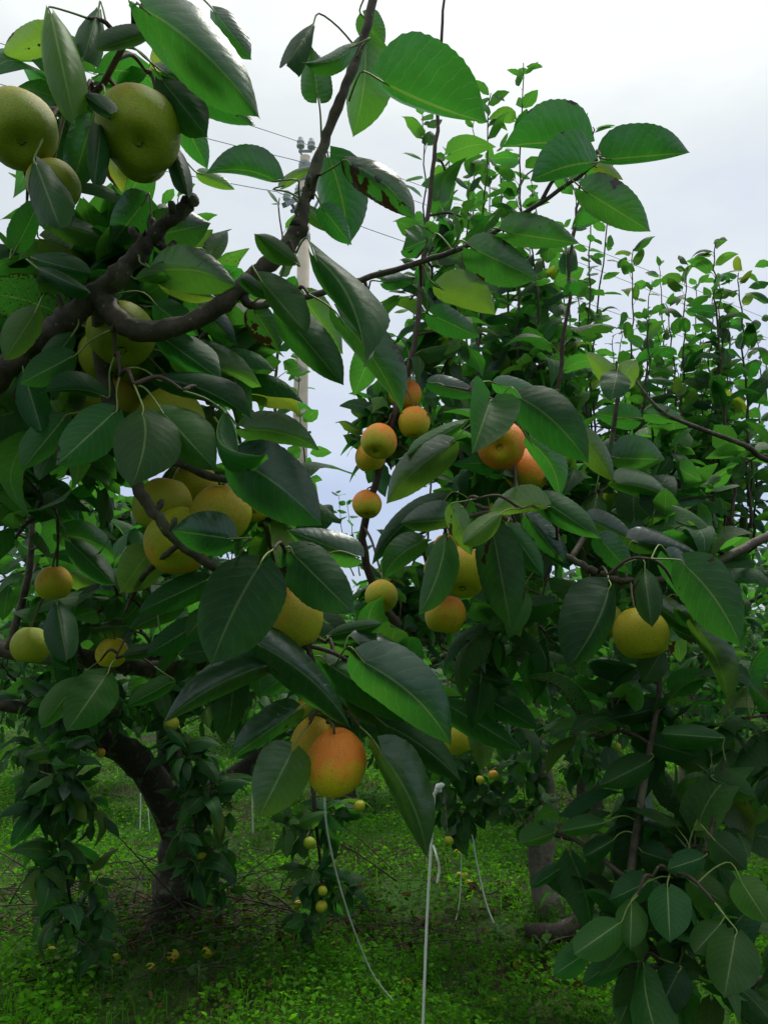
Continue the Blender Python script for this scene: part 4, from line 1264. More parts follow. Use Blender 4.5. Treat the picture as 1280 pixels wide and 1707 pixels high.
for tr, x0, x1, y0, y1, d0, n in ((G, 1070, 1078, 900, 520, 2.7, 26), (G, 1100, 1104, 900, 600, 3.3, 24), (G, 1158, 1160, 900, 470, 3.4, 28), (G, 1208, 1214, 900, 520, 3.1, 26),
                                  (G, 1015, 1022, 900, 560, 3.3, 24), (G, 955, 962, 900, 470, 3.0, 26), (C, 745, 750, 800, 250, 2.7, 36), (C, 820, 815, 800, 270, 2.9, 34),
                                  (C, 880, 884, 800, 380, 3.0, 28), (C, 690, 690, 800, 470, 2.9, 20), (G, 1255, 1262, 900, 560, 3.2, 24), (G, 1180, 1186, 900, 650, 2.9, 20), (C, 780, 790, 780, 200, 3.1, 34),
                                  (G, 1040, 1036, 900, 640, 2.8, 18), (G, 1120, 1128, 900, 660, 2.6, 16)):
    shoot(tr, [(x0, y0, d0), (x0 + tr.rng.gauss(0, 5), y0 * .6 + y1 * .4, d0), (x1 + tr.rng.gauss(0, 4), y0 * .25 + y1 * .75, d0), (x1, y1, d0)], n, .088, .0055)
clump(C, 640, 1130, 5.2, 130, 70, .4, 26, 7, .11, .2, .1)
clump(C, 800, 1260, 4.9, 90, 90, .4, 20, 7, .11, .25, .05)
clump(C, 700, 1250, 5.0, 70, 70, .3, 12, 7, .11, .25, .05)
clump(D, 420, 1170, dd + .3, 120, 70, .4, 24, 7, .11, .2, .1)
clump(D, 210, 1170, dd + .2, 120, 70, .4, 20, 7, .11, .2, .1)

sr = random.Random(44)
for k in range(26):
    tr = G if k % 3 else C
    x = sr.uniform(1030, 1275) if tr is G else sr.uniform(690, 1000)
    top = sr.uniform(430, 640) if tr is G else sr.uniform(230, 520)
    d0 = sr.uniform(2.6, 4.0)
    lean = sr.gauss(0, 14)
    shoot(tr, [(x, 900, d0), (x + lean * .3 + sr.gauss(0, 6), 900 * .6 + top * .4, d0), (x + lean * .8 + sr.gauss(0, 6), 900 * .25 + top * .75, d0), (x + lean, top, d0)], int((900 - top) / sr.uniform(9, 15) * 2.6 / d0), .082 * sr.uniform(.85, 1.25), .0055)

# foliage of the near trees that is not placed leaf by leaf
clump(A, 110, 450, 1.0, 90, 90, .10, 8, 4, 0.105)
clump(A, 250, 480, 1.05, 110, 110, .10, 10, 4, 0.105)
clump(A, 110, 640, 1.05, 90, 90, .12, 10, 4, 0.105)
clump(A, 320, 620, 1.10, 100, 90, .10, 10, 4, 0.100)
clump(A, 100, 790, 1.25, 80, 80, .15, 10, 4, 0.100)
clump(A, 440, 860, 1.15, 80, 60, .10, 7, 4, 0.100)
clump(A, 130, 160, .98, 90, 90, .06, 5, 3, 0.100)
clump(A, 180, 1010, 1.5, 120, 80, .15, 14, 5, 0.100)
clump(A, 400, 1080, 1.4, 120, 60, .15, 11, 5, 0.100, 0.18)
clump(A, 570, 1130, 1.25, 90, 60, .10, 9, 4, 0.100, 0.18)
clump(B, 820, 800, 1.5, 90, 100, .12, 10, 4, 0.095)
clump(B, 980, 860, 1.5, 110, 90, .14, 14, 4, 0.100)
clump(B, 1130, 950, 1.4, 100, 80, .12, 11, 4, 0.100, 0.12)
clump(B, 860, 1060, 1.5, 110, 90, .12, 11, 4, 0.100, 0.24)
clump(B, 1140, 780, 1.75, 110, 90, .12, 12, 4, 0.089)
clump(B, 830, 1180, 1.6, 80, 80, .12, 5, 4, 0.100, 0.05)
clump(B, 1060, 1230, 1.35, 110, 110, .12, 7, 4, 0.105, 0.05)
clump(B, 1180, 1400, 1.25, 80, 110, .12, 7, 4, 0.110, 0.05)
clump(B, 1040, 1450, 1.30, 100, 90, .10, 7, 4, 0.110, 0.05)
clump(B, 1120, 1600, 1.20, 110, 80, .10, 7, 4, 0.110, 0.05)
clump(A, 10, 560, 1.15, 60, 120, .12, 7, 4, .10)
clump(A, 20, 850, 1.25, 60, 110, .12, 8, 4, .10)
clump(A, 60, 960, 1.7, 90, 90, .12, 6, 5, .10)
clump(B, 1380, 880, 1.45, 90, 90, .15, 9, 5, .10)
clump(B, 1420, 740, 1.7, 90, 80, .15, 8, 5, .10)
clump(B, 1360, 1600, 1.3, 90, 90, .12, 8, 5, .10, .1)
clump(B, 1300, 1250, 1.35, 80, 120, .12, 8, 5, .10, .1)
# ================================================================== rows of orchard trees behind
def far_tree_mesh(seed):
    rng = random.Random(seed)
    T = []
    tv, tf = [], []

    def add(P, R, s):
        v, f = tube_geo(P, R, s)
        b = len(tv); tv.extend(v); tf.extend([tuple(i + b for i in q) for q in f])
    h = rng.uniform(.9, 1.2)
    P, R = catmull([Vector((0, 0, -.1)), Vector((rng.gauss(0, .05), rng.gauss(0, .05), h * .5)), Vector((0, 0, h))], [.13, .10, .085], 4)
    add(P, R, 10)
    mats = []

    class Dummy: pass
    dm = Dummy(); dm.rng = rng; dm.leafspecs = []
    for k in range(6):
        a = k * 1.047 + rng.gauss(0, .2)
        ln = rng.uniform(1.2, 1.9)
        o = Vector((math.cos(a), math.sin(a), 0))
        end = Vector((0, 0, h)) + o * ln + UP * rng.uniform(.5, 1.1)
        P, R = catmull([Vector((0, 0, h - .1)), Vector((0, 0, h)) + o * ln * .5 + UP * .45, end], [.06, .035, .012], 5)
        add(P, R, 7)
        for s in range(15):
            q = P[min(len(P) - 1, 2 + s % (len(P) - 2))]
            if s < 4: e = q + UP * rng.uniform(.5, 1.1) + Vector((rng.gauss(0, .1), rng.gauss(0, .1), 0))
            elif s < 10: e = q + Vector((rng.gauss(0, .45), rng.gauss(0, .45), rng.uniform(0, .4)))
            else: e = q + Vector((rng.gauss(0, .35), rng.gauss(0, .35), -rng.uniform(.3, .9)))
            PP, RR = catmull([q, q.lerp(e, .5) + UP * .06, e], [.008, .005, .003], 4)
            add(PP, RR, 4)
            leafy(dm, PP, None, 19, .135, .05, 3, .3 if s < 10 else 0, 0 if s < 10 else .5, False)
    return mesh_from(tv, tf, [M_TRUNK]), [np.array(m) for m, _, _ in dm.leafspecs]


FAR = []
for s in range(4):
    tm, lm = far_tree_mesh(60 + s)
    FAR.append((tm, lm, None))
far_fol = [None] * 4
far_labels = [
    ((-3.4, 8.4), 'dark leafy pear tree in the row behind the forked trunk, far left'),
    ((-0.35, 8.0), 'leafy pear tree in the row behind, between the forked trunk and the strings'),
    ((1.9, 7.6), 'leafy pear tree in the row behind the pale leaning trunk'),
    ((4.0, 8.6), 'leafy pear tree in the row behind, at the right edge'),
    ((-5.2, 12.6), 'pear tree two rows back at the left edge'),
    ((-2.3, 13.2), 'pear tree two rows back left of the utility pole'),
    ((0.6, 13.6), 'pear tree two rows back right of the utility pole'),
    ((3.4, 13.0), 'pear tree two rows back behind the pale leaning trunk'),
    ((6.2, 12.8), 'pear tree two rows back at the right edge'),
    ((-7.2, 18.0), 'distant pear tree in the third row at the left edge'),
    ((-3.8, 18.6), 'distant pear tree in the third row left of the pole'),
    ((-0.6, 19.0), 'distant pear tree in the third row near the pole foot'),
    ((2.8, 18.4), 'distant pear tree in the third row right of the middle gap'),
    ((6.2, 18.8), 'distant pear tree in the third row towards the right edge'),
    ((9.4, 18.4), 'distant pear tree in the third row at the far right'),
    ((-3.0, -2.6), 'unseen pear tree added behind the viewer on the left to cut front light'),  # this and the next three: out of view, added to block frontal sky light
    ((3.6, -2.2), 'unseen pear tree added behind the viewer on the right to cut front light'),
    ((-1.4, -6.4), 'unseen pear tree added two places behind the viewer on the left for shade'),
    ((2.2, -6.8), 'unseen pear tree added two places behind the viewer on the right for shade'),
    ((-4.6, 2.6), 'pear tree of the near row, left of the view'),
    ((5.0, 3.6), 'pear tree of the near row, right of the view'),
]
frng = random.Random(77)
for i, ((x, y), lab) in enumerate(far_labels):
    k = i % 4
    t = thing('pear_tree', lab, 'tree', (x, y, 0), 'pear trees in the rows behind')
    t.rotation_euler.z = frng.uniform(0, 6.28)
    s = frng.uniform(.92, 1.1) * (1.15 if y < 0 else 1); t.scale = (s, s, s * frng.uniform(.92, 1.02))  # added trees behind the viewer are enlarged to shade the foreground more
    new_obj('trunk', FAR[k][0], t)
    if far_fol[k] is None:
        far_fol[k] = merged_leaves('foliage', t, FAR[k][1], CHEAP, M_LEAF, Vector((0, 0, 0)), 50 + k)
    else:
        o = new_obj('foliage', far_fol[k].data, t); o.color = far_fol[k].color; o['kind'] = 'stuff'

# the far end of the orchard: reads as one mass
wood = []
for i in range(14000):
    x = NPR.uniform(-45, 45); y = NPR.uniform(24, 34); z = NPR.uniform(.2, 2.9 + .5 * math.sin(x * .8) + .4 * math.sin(x * 2.1))
    a = Vector((frng.gauss(0, 1), frng.gauss(0, 1), frng.gauss(0, .5)))
    wood.append(np.array(leaf_matrix(Vector((x, y, z)), a, UP, .34, frng)))
w = merged_leaves('orchard_wood', None, wood, CHEAP, M_LEAF, Vector((0, 0, 0)), 5)
tag(w, 'far orchard foliage closing the view along the horizon', 'foliage', None, 'stuff')

# ================================================================== pears
O = dict(blush=1.0, yellow=.9)
PEARS = [
    # label, px, py, diameter px, tree, extra
    ('large green-brown pear facing the camera, alone in the upper left corner', 232, 216, 138, A, dict(d=.80, calyx=(0, .28), blush=.35, yellow=.25, russet=.7, kind=1, stalk=(180, 130, .82))),
    ('green pear peeping out just below the large upper left pear', 236, 258, 90, A, dict(d=.90, blush=.1, yellow=.2, russet=.5, stalk=(182, 128, .83))),
    ('green-brown pear cut by the left edge, at the top', 32, 214, 124, A, dict(d=.80, calyx=(.1, .3), blush=.3, yellow=.2, russet=.7, kind=1, stalk=(60, 184, .84))),
    ('green pear behind a black-green leaf near the left edge, third of the top group', 90, 308, 86, A, dict(d=.80, blush=.15, yellow=.2, russet=.6, stalk=(110, 182, .83))),
    ('green pear right under the bend of the thick limb', 203, 556, 112, A, dict(d=.93, calyx=(.05, .62), blush=.05, yellow=.22, russet=.3, stalk=(196, 505, .9))),
    ('green pear tucked behind and below the one under the limb bend', 190, 592, 112, A, dict(d=1.0, calyx=(.0, .75), blush=.05, yellow=.3, russet=.2)),
    ('dim green pear behind the thick limb at the left edge', 78, 556, 92, A, dict(d=1.0, blush=.1, yellow=.3)),
    ('yellow-green pear showing above two dark leaves, below the pair under the limb bend', 182, 672, 96, A, dict(d=1.0, blush=.3, yellow=.26)),
    ('yellow-green pear partly hidden under a dark leaf, left of centre', 286, 702, 116, A, dict(d=.96, blush=.1, yellow=.26)),
    ('green-gold pear at the upper left of the middle left cluster', 272, 842, 96, A, dict(d=1.0, blush=.15, yellow=.3)),
    ('yellow pear with orange foot, lowest of the middle left cluster', 298, 902, 112, A, dict(d=.98, blush=.75, yellow=.5, calyx=(.1, -.3))),
    ('golden pear at the middle of the middle left cluster', 368, 856, 102, A, dict(d=.98, blush=.3, yellow=.36)),
    ('orange pear at the right of the middle left cluster', 414, 832, 84, A, dict(d=1.05, blush=.8, yellow=.7)),
    ('dim pear at the back of the middle left cluster', 326, 806, 76, A, dict(d=1.08, blush=.2, yellow=.35)),
    ('large yellow-green pear half behind a broad blue-green leaf, centre', 487, 1030, 106, A, dict(d=1.03, blush=.35, yellow=.42, kind=1, russet=.5)),
    ('small yellow pear below the broad blue-green leaf', 411, 1096, 58, A, dict(d=1.4, blush=.3, yellow=.7)),
    ('yellow pear with a brown shade near the left edge, upper of two', 90, 972, 60, A, dict(d=1.22, blush=.35, yellow=.55)),
    ('green pear at the left edge, lower of two', 52, 1076, 64, A, dict(d=1.22, blush=.0, yellow=.3)),
    ('bright yellow pear just above the brown horizontal limb', 187, 1088, 52, A, dict(d=1.40, blush=.2, yellow=.9)),
    ('bright orange and yellow pear hanging lowest in the centre', 560, 1270, 102, A, dict(d=1.02, kind=1, stalk=(546, 1200, 1.08), off=.30, **O)),
    ('green-gold pear just behind the bright orange pear', 522, 1238, 78, A, dict(d=1.14, blush=.3, yellow=.5, kind=1)),
    ('small pear above the bright orange pear, half behind leaves', 518, 1180, 46, A, dict(d=1.25, blush=.3, yellow=.55)),
    ('olive pear right of the long hanging leaves', 764, 1228, 56, C, dict(d=2.0, blush=.2, yellow=.5, kind=1, stalk=(742, 1100, 2.2))),
    ('yellow pear top peeping over a dark leaf, right of the bright orange pear', 672, 1192, 46, A, dict(d=1.3, blush=.3, yellow=.7)),
    ('orange pear facing the camera under a silvery heart-shaped leaf', 835, 742, 82, B, dict(d=1.34, calyx=(-.1, .12), blush=1.0, yellow=.8, russet=.35, off=.95)),
    ('orange pear tucked behind the one under the silvery leaf', 878, 784, 76, B, dict(d=1.42, blush=.95, yellow=.75, russet=.4, off=.6)),
    ('golden pear hanging below a pair of bright young leaves', 770, 953, 88, B, dict(d=1.26, blush=.45, yellow=.75, calyx=(0, .82), stalk=(752, 872, 1.30))),
    ('golden orange pear just below the one under the bright young leaves', 743, 1025, 68, B, dict(d=1.38, blush=.7, yellow=.8, stalk=(742, 880, 1.33))),
    ('pear sliver hidden left of the golden pear under the young leaves', 736, 948, 60, B, dict(d=1.36, blush=.3, yellow=.6)),
    ('orange pear top showing between the two bright young leaves', 744, 912, 44, B, dict(d=1.42, blush=.9, yellow=.8)),
    ('small olive-gold pear in the gap left of the golden pair', 636, 993, 56, C, dict(d=1.60, blush=.45, yellow=.55, calyx=(-.1, .75))),
    ('speckled yellow-green pear with a pointed dark leaf over it, right', 1067, 1056, 93, B, dict(d=1.20, blush=.15, yellow=.55, kind=2, russet=.35, stalk=(1050, 968, 1.25))),
    ('green pear behind a broad leaf, left of the speckled pear', 1006, 1034, 66, B, dict(d=1.32, blush=.1, yellow=.26)),
    ('orange-topped pear, front of the pair in the centre gap', 632, 735, 62, C, dict(d=1.80, blush=.95, yellow=.55, calyx=(-.2, .7), off=.5)),
    ('yellow-brown pear behind the orange-topped one in the centre gap', 617, 762, 52, C, dict(d=1.90, blush=.55, yellow=.6)),
    ('orange pear highest on the dark upright twig, centre', 675, 658, 54, C, dict(d=1.95, blush=.95, yellow=.6)),
    ('orange pear just below the highest one on the upright twig', 690, 704, 54, C, dict(d=1.88, blush=.75, yellow=.65)),
    ('small round orange pear hanging alone against the sky', 612, 840, 50, C, dict(d=1.92, blush=.95, yellow=.65, calyx=(0, .88), off=.45)),
]
for lab, x, y, dp, tr, kw in PEARS:
    pear(lab, x, y, dp, tr, group='pears on the near branches', **kw)

SMALL = [
    ('tiny yellow pear under the brown horizontal limb, left', 131, 1131, 16, D),
    ('small yellow pear at the left edge beside a dark twig', 70, 873, 26, D),
    ('small pear high in the left background leaves', 218, 994, 22, D),
    ('small orange pear above the fork of the dark trunk', 286, 1207, 26, D),
    ('small green-yellow pear in the left hanging spray, largest of three', 86, 1292, 21, D),
    ('small pear in the left hanging spray, leftmost of three', 67, 1290, 15, D),
    ('small pear in the left hanging spray, rightmost of three', 119, 1290, 18, D),
    ('small brown pear in the spray over the dark trunk', 336, 1424, 17, D),
    ('small pear in the right hanging spray, topmost', 516, 1405, 20, D),
    ('small pear in the right hanging spray, bright yellow', 538, 1485, 16, D),
    ('small pear in the right hanging spray, lowest', 536, 1511, 19, D),
    ('small green pear left of the long hanging leaf', 599, 1344, 19, D),
    ('small green pear just above the left hanging spray', 168, 1255, 16, D),
    ('small brown pear in the dark tree right of the long hanging leaf', 822, 1292, 17, C),
    ('small green pear beside the small brown one', 800, 1300, 14, C),
    ('small green pear low in the dark tree by the string', 748, 1402, 16, C),
    ('small green pear in the leaves by the grey trunk', 1028, 1245, 14, G),
]
for lab, x, y, dp, tr in SMALL:
    pear(lab, x, y, dp, tr, d=min(.085 * FPX / dp, 3.72 if tr is D else 3.9), blush=PEAR_RNG.choice((.0, .1, .4)), yellow=PEAR_RNG.uniform(.15, .55), group='small pears in the background trees')

for t in (B, A, C, G, D):
    register(t)
finish(A); finish(B); finish(C); finish(G); finish(D)

FALLEN = [(66, 1477), (46, 1540), (79, 1571), (85, 1598), (193, 1611), (250, 1630), (288, 1614), (345, 1610), (766, 1477), (775, 1478), (782, 1491), (762, 1437),
          (676, 1638), (700, 1634), (863, 1597), (820, 1652), (497, 1512), (170, 1604)]
FL = ['fallen pear on the grass, {}']
fw = ['highest of those at the left edge', 'at the left edge below the highest one', 'left, just above the palest one', 'pale green, under the left hanging spray', 'dark, in front of the brush pile at left', 'lying flat in the grass below the brush pile', 'in the grass in front of the dark trunk', 'in the grass right of the dark trunk',
      'left one of the three beside the thin strings', 'middle one of the three beside the thin strings', 'lowest of the three beside the thin strings', 'beyond the thin strings, highest on the grass', 'left of the thick white string, lower one', 'left of the thick white string, close to it', 'below the stub by the pale trunk', 'near the bottom edge, right of centre', 'under the right hanging spray', 'half hidden beside the brush pile']
for (x, y), s in zip(FALLEN, fw):
    g = ground_at(x, y)
    rad = PEAR_RNG.uniform(.022, .030)
    root = thing('fallen_pear', 'fallen pear on the grass, ' + s, 'pear', g + Vector((0, 0, ground_z(g.x, g.y))), 'fallen pears on the ground')
    b = new_obj('skin', PEAR[PEAR_RNG.randrange(3)], root, Vector((0, 0, rad * .95)))
    b.scale = (rad,) * 3
    b.rotation_euler = (PEAR_RNG.uniform(0, 3), PEAR_RNG.uniform(0, 3), PEAR_RNG.uniform(0, 3))
    b.color = (PEAR_RNG.uniform(0, .25), PEAR_RNG.uniform(.2, .7), .8, .2)

# ================================================================== weeds and grass
def weeds():
    rng = np.random.default_rng(21)
    mats = []
    pr = random.Random(4)

    def put(x, y, h, sz, tilt):
        a = pr.uniform(0, 6.28)
        out = Vector((math.cos(a), math.sin(a), pr.gauss(.15, tilt)))
        mats.append(np.array(leaf_matrix(Vector((x, y, ground_z(x, y) + h)), out, UP, sz, pr)))
    n = 0
    while n < 46000:
        y = 2.8 + (pr.random() ** 1.5) * 15
        x = pr.uniform(-.62, .62) * (y + 1)
        k = math.sin(x * 2.3 + 1) * math.cos(y * 1.9) + .5 * math.sin(x * 5.1 + y * 4.3)
        g = math.hypot((x + 1.25) / 1.1, (y - 4.75) / .75)      # thin under the forked trunk, where the brush lies
        if g < 1 and pr.random() < .45: continue
        if k < -.75 and pr.random() < .6: continue
        h0 = .04 + .05 * max(0, k + .4)
        st = pr.randrange(3, 6)
        sz = pr.uniform(.012, .026) * (1 + .05 * y)
        for _ in range(st):
            put(x + pr.gauss(0, .025), y + pr.gauss(0, .025), pr.uniform(.01, h0 * 1.7), sz * pr.uniform(.7, 1.3), .35)
        if pr.random() < .035:
            hh = pr.uniform(.12, .30)
            for q in range(9):
                put(x + pr.gauss(0, .02), y + pr.gauss(0, .02), hh * q / 9, pr.uniform(.022, .042), .4)
        n += 1
    return mats


wm = weeds()
wo = merged_leaves('weeds', None, wm, CHEAP, M_GRASS, Vector((0, 0, 0)), 31)
tag(wo, 'bright green clover and weeds carpeting the orchard floor', 'weeds', None, 'stuff')
wo.color = (0.14, .05, 0, 1)


def blades():
    pr = random.Random(8)
    V = []; F = []
    for i in range(16000):
        y = 2.8 + (pr.random() ** 1.4) * 11
        x = pr.uniform(-.62, .62) * (y + 1)
        g = math.hypot((x + 1.25) / 1.1, (y - 4.75) / .75)
        if g < 1 and pr.random() < .5: continue
        h = pr.uniform(.04, .14) * (1.3 if pr.random() < .1 else .8)
        a = pr.uniform(0, 6.28); w = pr.uniform(.0015, .003) * (1 + .05 * y)
        c, s = math.cos(a), math.sin(a); l = pr.uniform(.2, .8) * h
        z = ground_z(x, y); b = len(V)
        V += [(x - s * w, y + c * w, z), (x + s * w, y - c * w, z), (x + c * l * .35 + s * w * .8, y + s * l * .35 - c * w * .8, z + h * .7), (x + c * l * .35 - s * w * .8, y + s * l * .35 + c * w * .8, z + h * .7), (x + c * l, y + s * l, z + h)]
        F += [(b, b + 1, b + 2, b + 3), (b + 3, b + 2, b + 4)]
    me = mesh_from(V, F, [M_GRASS], False, None, [(.5, .2)] * len(V))
    o = new_obj('grass', me); o.color = (.2, 0, 0, 1)
    tag(o, 'thin grass blades among the weeds', 'grass', None, 'stuff')


blades()

# leafy weeds one can tell apart
wr = random.Random(15)
WEEDS = [((185, 1655), .05, 6, 'pale broad-leaved seedling at the bottom edge, left'), ((70, 1668), .05, 5, 'pale leafy seedling in the bottom left corner'),
         ((492, 1662), .04, 6, 'broad-leaved weed at the bottom edge below the orange pear'), ((830, 1570), .05, 10, 'leafy green weed at the foot of the thin right string'),
         ((900, 1590), .05, 9, 'bright green weed beside the pale trunk stub'), ((790, 1640), .04, 8, 'low green weed right of the thick white string'), ((330, 1660), .04, 8, 'low broad weed in the grass at bottom, below the dark trunk')]
for (x, y), sz, n, lab in WEEDS:
    g = ground_at(x, y); g.z = ground_z(g.x, g.y)
    t = thing('weed_plant', lab, 'weed', g, 'broad-leaved weeds in the grass')
    V, F = tube_geo([Vector((0, 0, -.02)), Vector((.004, 0, .06)), Vector((0, .004, .11))], [.003, .0025, .0015], 5)
    new_obj('stem', mesh_from(V, F, [M_PETIOLE]), t)
    for k in range(n):
        a = k * 2.4 + wr.gauss(0, .3)
        o = new_obj('leaf', PROTO[wr.randrange(14)][0], t)
        o.matrix_local = leaf_matrix(Vector((0, 0, .03 + .08 * k / n)), Vector((math.cos(a), math.sin(a), .5)), UP, sz * wr.uniform(.9, 1.4), wr)
        o.color = (.15, .05, 0, 1)

# ================================================================== brush pile and dead leaves under the forked trunk
def brush():
    pr = random.Random(19)
    V = []; F = []
    for i in range(300):
        x0 = -1.25 + pr.gauss(0, .75); y0 = 4.7 + pr.gauss(0, .38)
        ln = pr.uniform(.15, .8); a = pr.uniform(0, 6.28); e = pr.gauss(.1, .22)
        z0 = ground_z(x0, y0) + pr.uniform(0, .16)
        d = Vector((math.cos(a), math.sin(a) * .6, e))
        p0 = Vector((x0, y0, z0)); p2 = p0 + d * ln; p2.z = max(p2.z, .02)
        p1 = p0.lerp(p2, .5) + Vector((pr.gauss(0, .05), pr.gauss(0, .05), pr.gauss(.02, .03)))
        r0 = pr.uniform(.002, .006)
        P, R = catmull([p0, p1, p2], [r0, r0 * .8, r0 * .4], 3)
        v, f = tube_geo(P, R, 4)
        b = len(V); V += v; F += [tuple(q + b for q in t) for t in f]
    o = new_obj('dead_twigs', mesh_from(V, F, [M_TWIG]))
    tag(o, 'tangle of dead pruned twigs round the foot of the dark trunk', 'twigs', None, 'stuff')
    ms = []
    for i in range(900):
        x = -1.1 + pr.gauss(0, .9); y = 4.75 + pr.gauss(0, .5)
        if pr.random() < .25: x = pr.uniform(-2.5, 2.5); y = pr.uniform(3.2, 6)
        ms.append(np.array(leaf_matrix(Vector((x, y, ground_z(x, y) + pr.uniform(.0, .05))), Vector((pr.gauss(0, 1), pr.gauss(0, 1), pr.gauss(0, .3))), Vector((pr.gauss(0, .5), pr.gauss(0, .5), 1)), pr.uniform(.04, .08), pr)))
    q = merged_leaves('fallen_leaves', None, ms, CHEAP, M_DEADLEAF, Vector((0, 0, 0)), 8)
    q.color = (0, .5, 0, 1)
    tag(q, 'brown fallen leaves scattered over the orchard floor', 'leaves', None, 'stuff')


brush()
# two long pruned switches lie over the brush
for lab, pts in (('long thin pruned branch lying along the grass right of the dark trunk', [(330, 1545), (400, 1535), (470, 1528), (530, 1512)]),
                 ('thin dead branch lying across the brush pile at left', [(60, 1640), (130, 1620), (220, 1600), (300, 1575)])):
    P = [ground_at(*q) for q in pts]
    P = [p + Vector((0, 0, ground_z(p.x, p.y) + .06)) for p in P]
    PP, RR = catmull(P, [.008, .007, .005, .003], 5)
    V, F = tube_geo([p - P[0] for p in PP], RR, 6, .1, RNG)
    o = new_obj('fallen_branch', mesh_from(V, F, [M_TWIG]), None, P[0])
    tag(o, lab, 'branch')
# stub of an old log beside the pale trunk
g0, g1 = ground_at(875, 1570), ground_at(962, 1572)
LP = [g0 + Vector((0, 0, .06)), g0.lerp(g1, .5) + Vector((0, 0, .055)), g1 + Vector((0, .05, .07)), g1 + Vector((.09, .1, .16))]
PP, RR = catmull(LP, [.038, .045, .05, .055], 5)
V, F = tube_geo([p - g0 for p in PP], RR, 12, .08, RNG)
o = new_obj('fallen_log', mesh_from(V, F, [M_TRUNK]), None, g0)
tag(o, 'short mossy log lying at the foot of the pale leaning trunk', 'log')

# ================================================================== white strings
def string(label, spec, r, extra=None, flat=1.0):
    P = [at(*q) if len(q) == 3 else q[0] for q in spec]
    PP, RR = catmull(P, [r] * len(P), 8)
    b = PP[-1].copy()
    V, F = tube_geo([p - b for p in PP], RR, 6)
    o = new_obj('string', mesh_from(V, F, [M_STRING]), None, b)
    tag(o, label, 'string', 'white tie strings')
    if extra:
        E, RE = catmull([at(*q) - b for q in extra], [r * .9] * len(extra), 6)
        V, F = tube_geo(E, RE, 6)
        new_obj('loose_end', mesh_from(V, F, [M_STRING]), o)
    return o


gA = ground_at(706, 1850)
string('thick taut white string running straight down below the long hanging leaf', [(724, 1322, 2.05), (719, 1400, 2.05), (713, 1500, 2.03), (708, 1620, 2.0), (704, 1760, 1.98), (702, 2100, 1.95)], .0035, [(722, 1410, 2.05), (727, 1425, 2.02), (732, 1450, 2.02), (728, 1472, 2.02)])
string('slack white string curving down from the bright orange pear to the grass', [(541, 1320, 1.7), (545, 1380, 1.75), (562, 1460, 1.9), (590, 1550, 2.1), (622, 1625, 2.4), (655, 1668, 2.6)], .0023)
g = ground_at(832, 1582)
string('thin white string ending in the weeds right of centre', [(772, 1390, 4.3), (785, 1388, 4.3), (795, 1440, 4.3), (810, 1505, 4.3), (826, 1548, 4.3), (833, 1580, 4.3)], .0042)
string('thin grey string bent sideways behind the thick one', [(768, 1400, 4.5), (768, 1470, 4.5), (763, 1520, 4.5), (750, 1545, 4.5), (712, 1552, 4.5)], .0032)
string('short string hanging in the far grass right of the dark trunk', [(421, 1280, 5.2), (421, 1330, 5.2), (422, 1390, 5.2)], .0055)
string('left one of two strings hanging in the grass left of the dark trunk', [(234, 1270, 6), (235, 1330, 6), (234, 1385, 6)], .005)
string('right one of two strings hanging in the grass left of the dark trunk', [(245, 1290, 6), (247, 1340, 6), (250, 1385, 6)], .004)
string('short white string hanging high among the far leaves at left', [(87, 1118, 5.2), (89, 1150, 5.2), (91, 1175, 5.2)], .005)
string('short white string hanging left of the long pale leaf', [(372, 1150, 5), (371, 1175, 5), (371, 1195, 5)], .004)
# bow of the thick string
kn = thing('string_knot', 'white knotted rag tied at the top of the thick string', 'knot', at(724, 1324, 2.05))
kr = random.Random(2)
for k, (dx, dy, l) in enumerate(((14, -16, 1), (10, -6, .8), (-12, 22, .9))):
    P, R = catmull([Vector((0, 0, 0)), (at(724 + dx * .5, 1324 + dy * .5 - 4, 2.02) - kn.location), (at(724 + dx, 1324 + dy, 2.03) - kn.location)], [.004, .009 * l, .005], 5)
    V, F = tube_geo(P, R, 7, .2, kr)
    new_obj('loop', mesh_from(V, F, [M_STRING]), kn)

# ================================================================== utility pole and wires
pd = 15.0
top, low = at(509, 262, pd), at(509, 262, pd)
base = Vector((top.x, top.y, 0))
t = thing('utility_pole', 'tall pale concrete utility pole with steel crossarms against the sky', 'utility pole', base)
H = top.z
V, F = tube_geo([Vector((0, 0, -.2)), Vector((0, 0, H * .5)), Vector((0, 0, H))], [.17, .135, .10], 20)
new_obj('shaft', mesh_from(V, F, [M_CONCRETE]), t)
V, F = tube_geo([Vector((0, 0, H - .55)), Vector((0, 0, H - .50)), Vector((0, 0, H - .15)), Vector((0, 0, H - .10))], [.1, .125, .125, .1], 16)
new_obj('collar', mesh_from(V, F, [M_STEEL]), t)


def bar(name, a, b, w, mat, parent):
    a, b = Vector(a), Vector(b)
    x = (b - a).normalized(); y = x.cross(UP).normalized() if abs(x.z) < .95 else Vector((1, 0, 0)); z = x.cross(y)
    V = [p + y * sy * w + z * sz * w for p in (a, b) for sy, sz in ((-1, -1), (1, -1), (1, 1), (-1, 1))]
    F = [(0, 1, 2, 3), (7, 6, 5, 4), (0, 4, 5, 1), (1, 5, 6, 2), (2, 6, 7, 3), (3, 7, 4, 0)]
    return new_obj(name, mesh_from(V, F, [mat], False), parent)


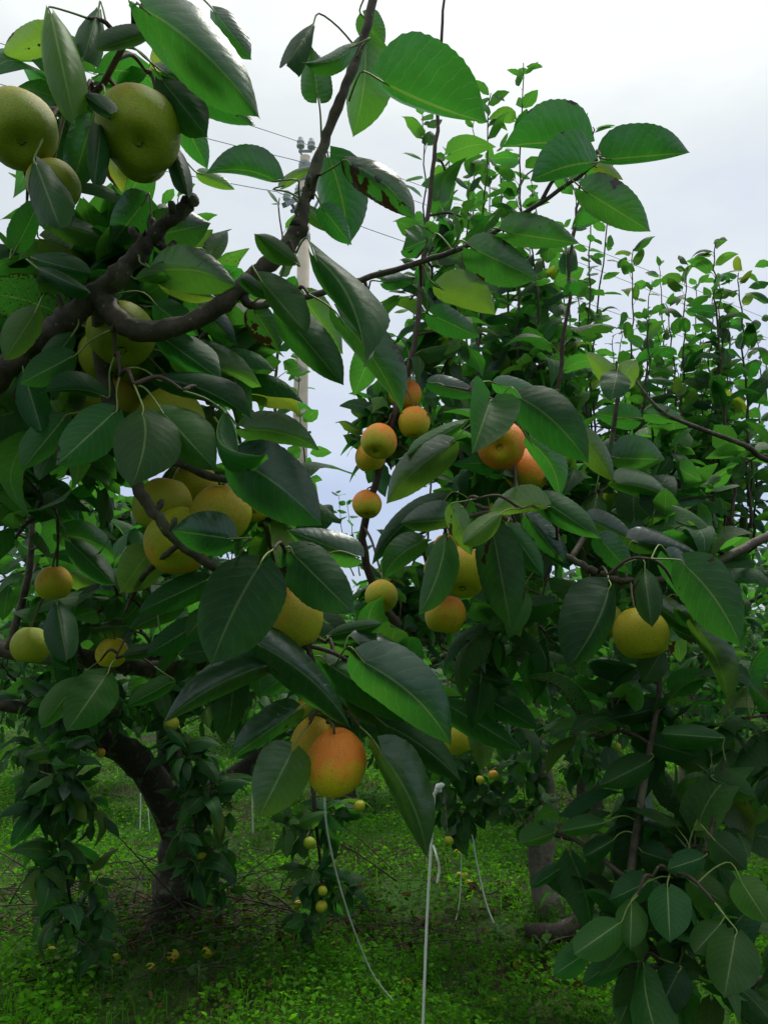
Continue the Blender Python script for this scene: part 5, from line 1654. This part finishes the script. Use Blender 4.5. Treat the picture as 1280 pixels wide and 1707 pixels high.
def insulator(p, s, parent):
    prof = [(.02, 0), (.02, .05), (.075, .06), (.08, .10), (.05, .12), (.07, .14), (.075, .18), (.045, .20), (.05, .25), (.02, .27)]
    P = [Vector((0, 0, z * s)) for _, z in prof]
    V, F = tube_geo(P, [r * s for r, _ in prof], 12)
    new_obj('insulator', mesh_from([v + Vector(p) for v in V], F, [M_INSUL]), parent)


pl = lambda px, py, d=pd: at(px, py, d) - base
bar('top_bracket', pl(498, 252), pl(520, 252), .02, M_STEEL, t)
bar('bracket_stay', pl(500, 252), pl(507, 266), .015, M_STEEL, t)
insulator(pl(501, 250), 1.0, t); insulator(pl(519, 252), 1.0, t)
bar('crossarm', pl(474, 342, 14.2), pl(548, 303, 15.6), .045, M_STEEL, t)
bar('crossarm_brace', pl(484, 336, 14.5), pl(506, 372), .022, M_STEEL, t)
bar('crossarm_brace', pl(545, 306, 15.4), pl(512, 372), .022, M_STEEL, t)
bar('lower_bar', pl(486, 352, 14.6), pl(534, 352, 15.2), .028, M_STEEL, t)
bar('lower_bar', pl(486, 352, 14.6), pl(500, 336), .02, M_STEEL, t)
for a, b, c in ((478, 338, 14.3), (540, 306, 15.4), (497, 328, 14.7)):
    insulator(pl(a, b, c), .9, t)
V, F = tube_geo([Vector((0, 0, H - 1.75)), Vector((0, 0, H - 1.6))], [.125, .125], 16)
new_obj('collar', mesh_from(V, F, [M_STEEL]), t)


def wire(label, spec):
    P = [at(*q) for q in spec]
    PP, RR = catmull(P, [.0072] * len(P), 10)
    V, F = tube_geo([p - P[0] for p in PP], RR, 5)
    o = new_obj('power_wire', mesh_from(V, F, [M_WIRE]), None, P[0])
    tag(o, label, 'wire', 'power wires')


wire('upper power wire, passing over the insulators on the pole top', [(-400, -60, 12), (350, 187, 14.2), (501, 237, 15), (640, 287, 16), (985, 414, 20), (1240, 516, 24), (1800, 745, 34)])
wire('middle power wire, just below the pole top', [(-400, 35, 12), (350, 232, 14.2), (509, 272, 14.85), (640, 316, 16), (950, 432, 20), (1240, 548, 24), (1800, 775, 34)])
wire('lowest of the three power wires, level with the crossarm', [(-400, 160, 12), (385, 306, 14.2), (478, 326, 14.3), (620, 384, 15.4), (985, 508, 20), (1240, 598, 24), (1800, 800, 34)])
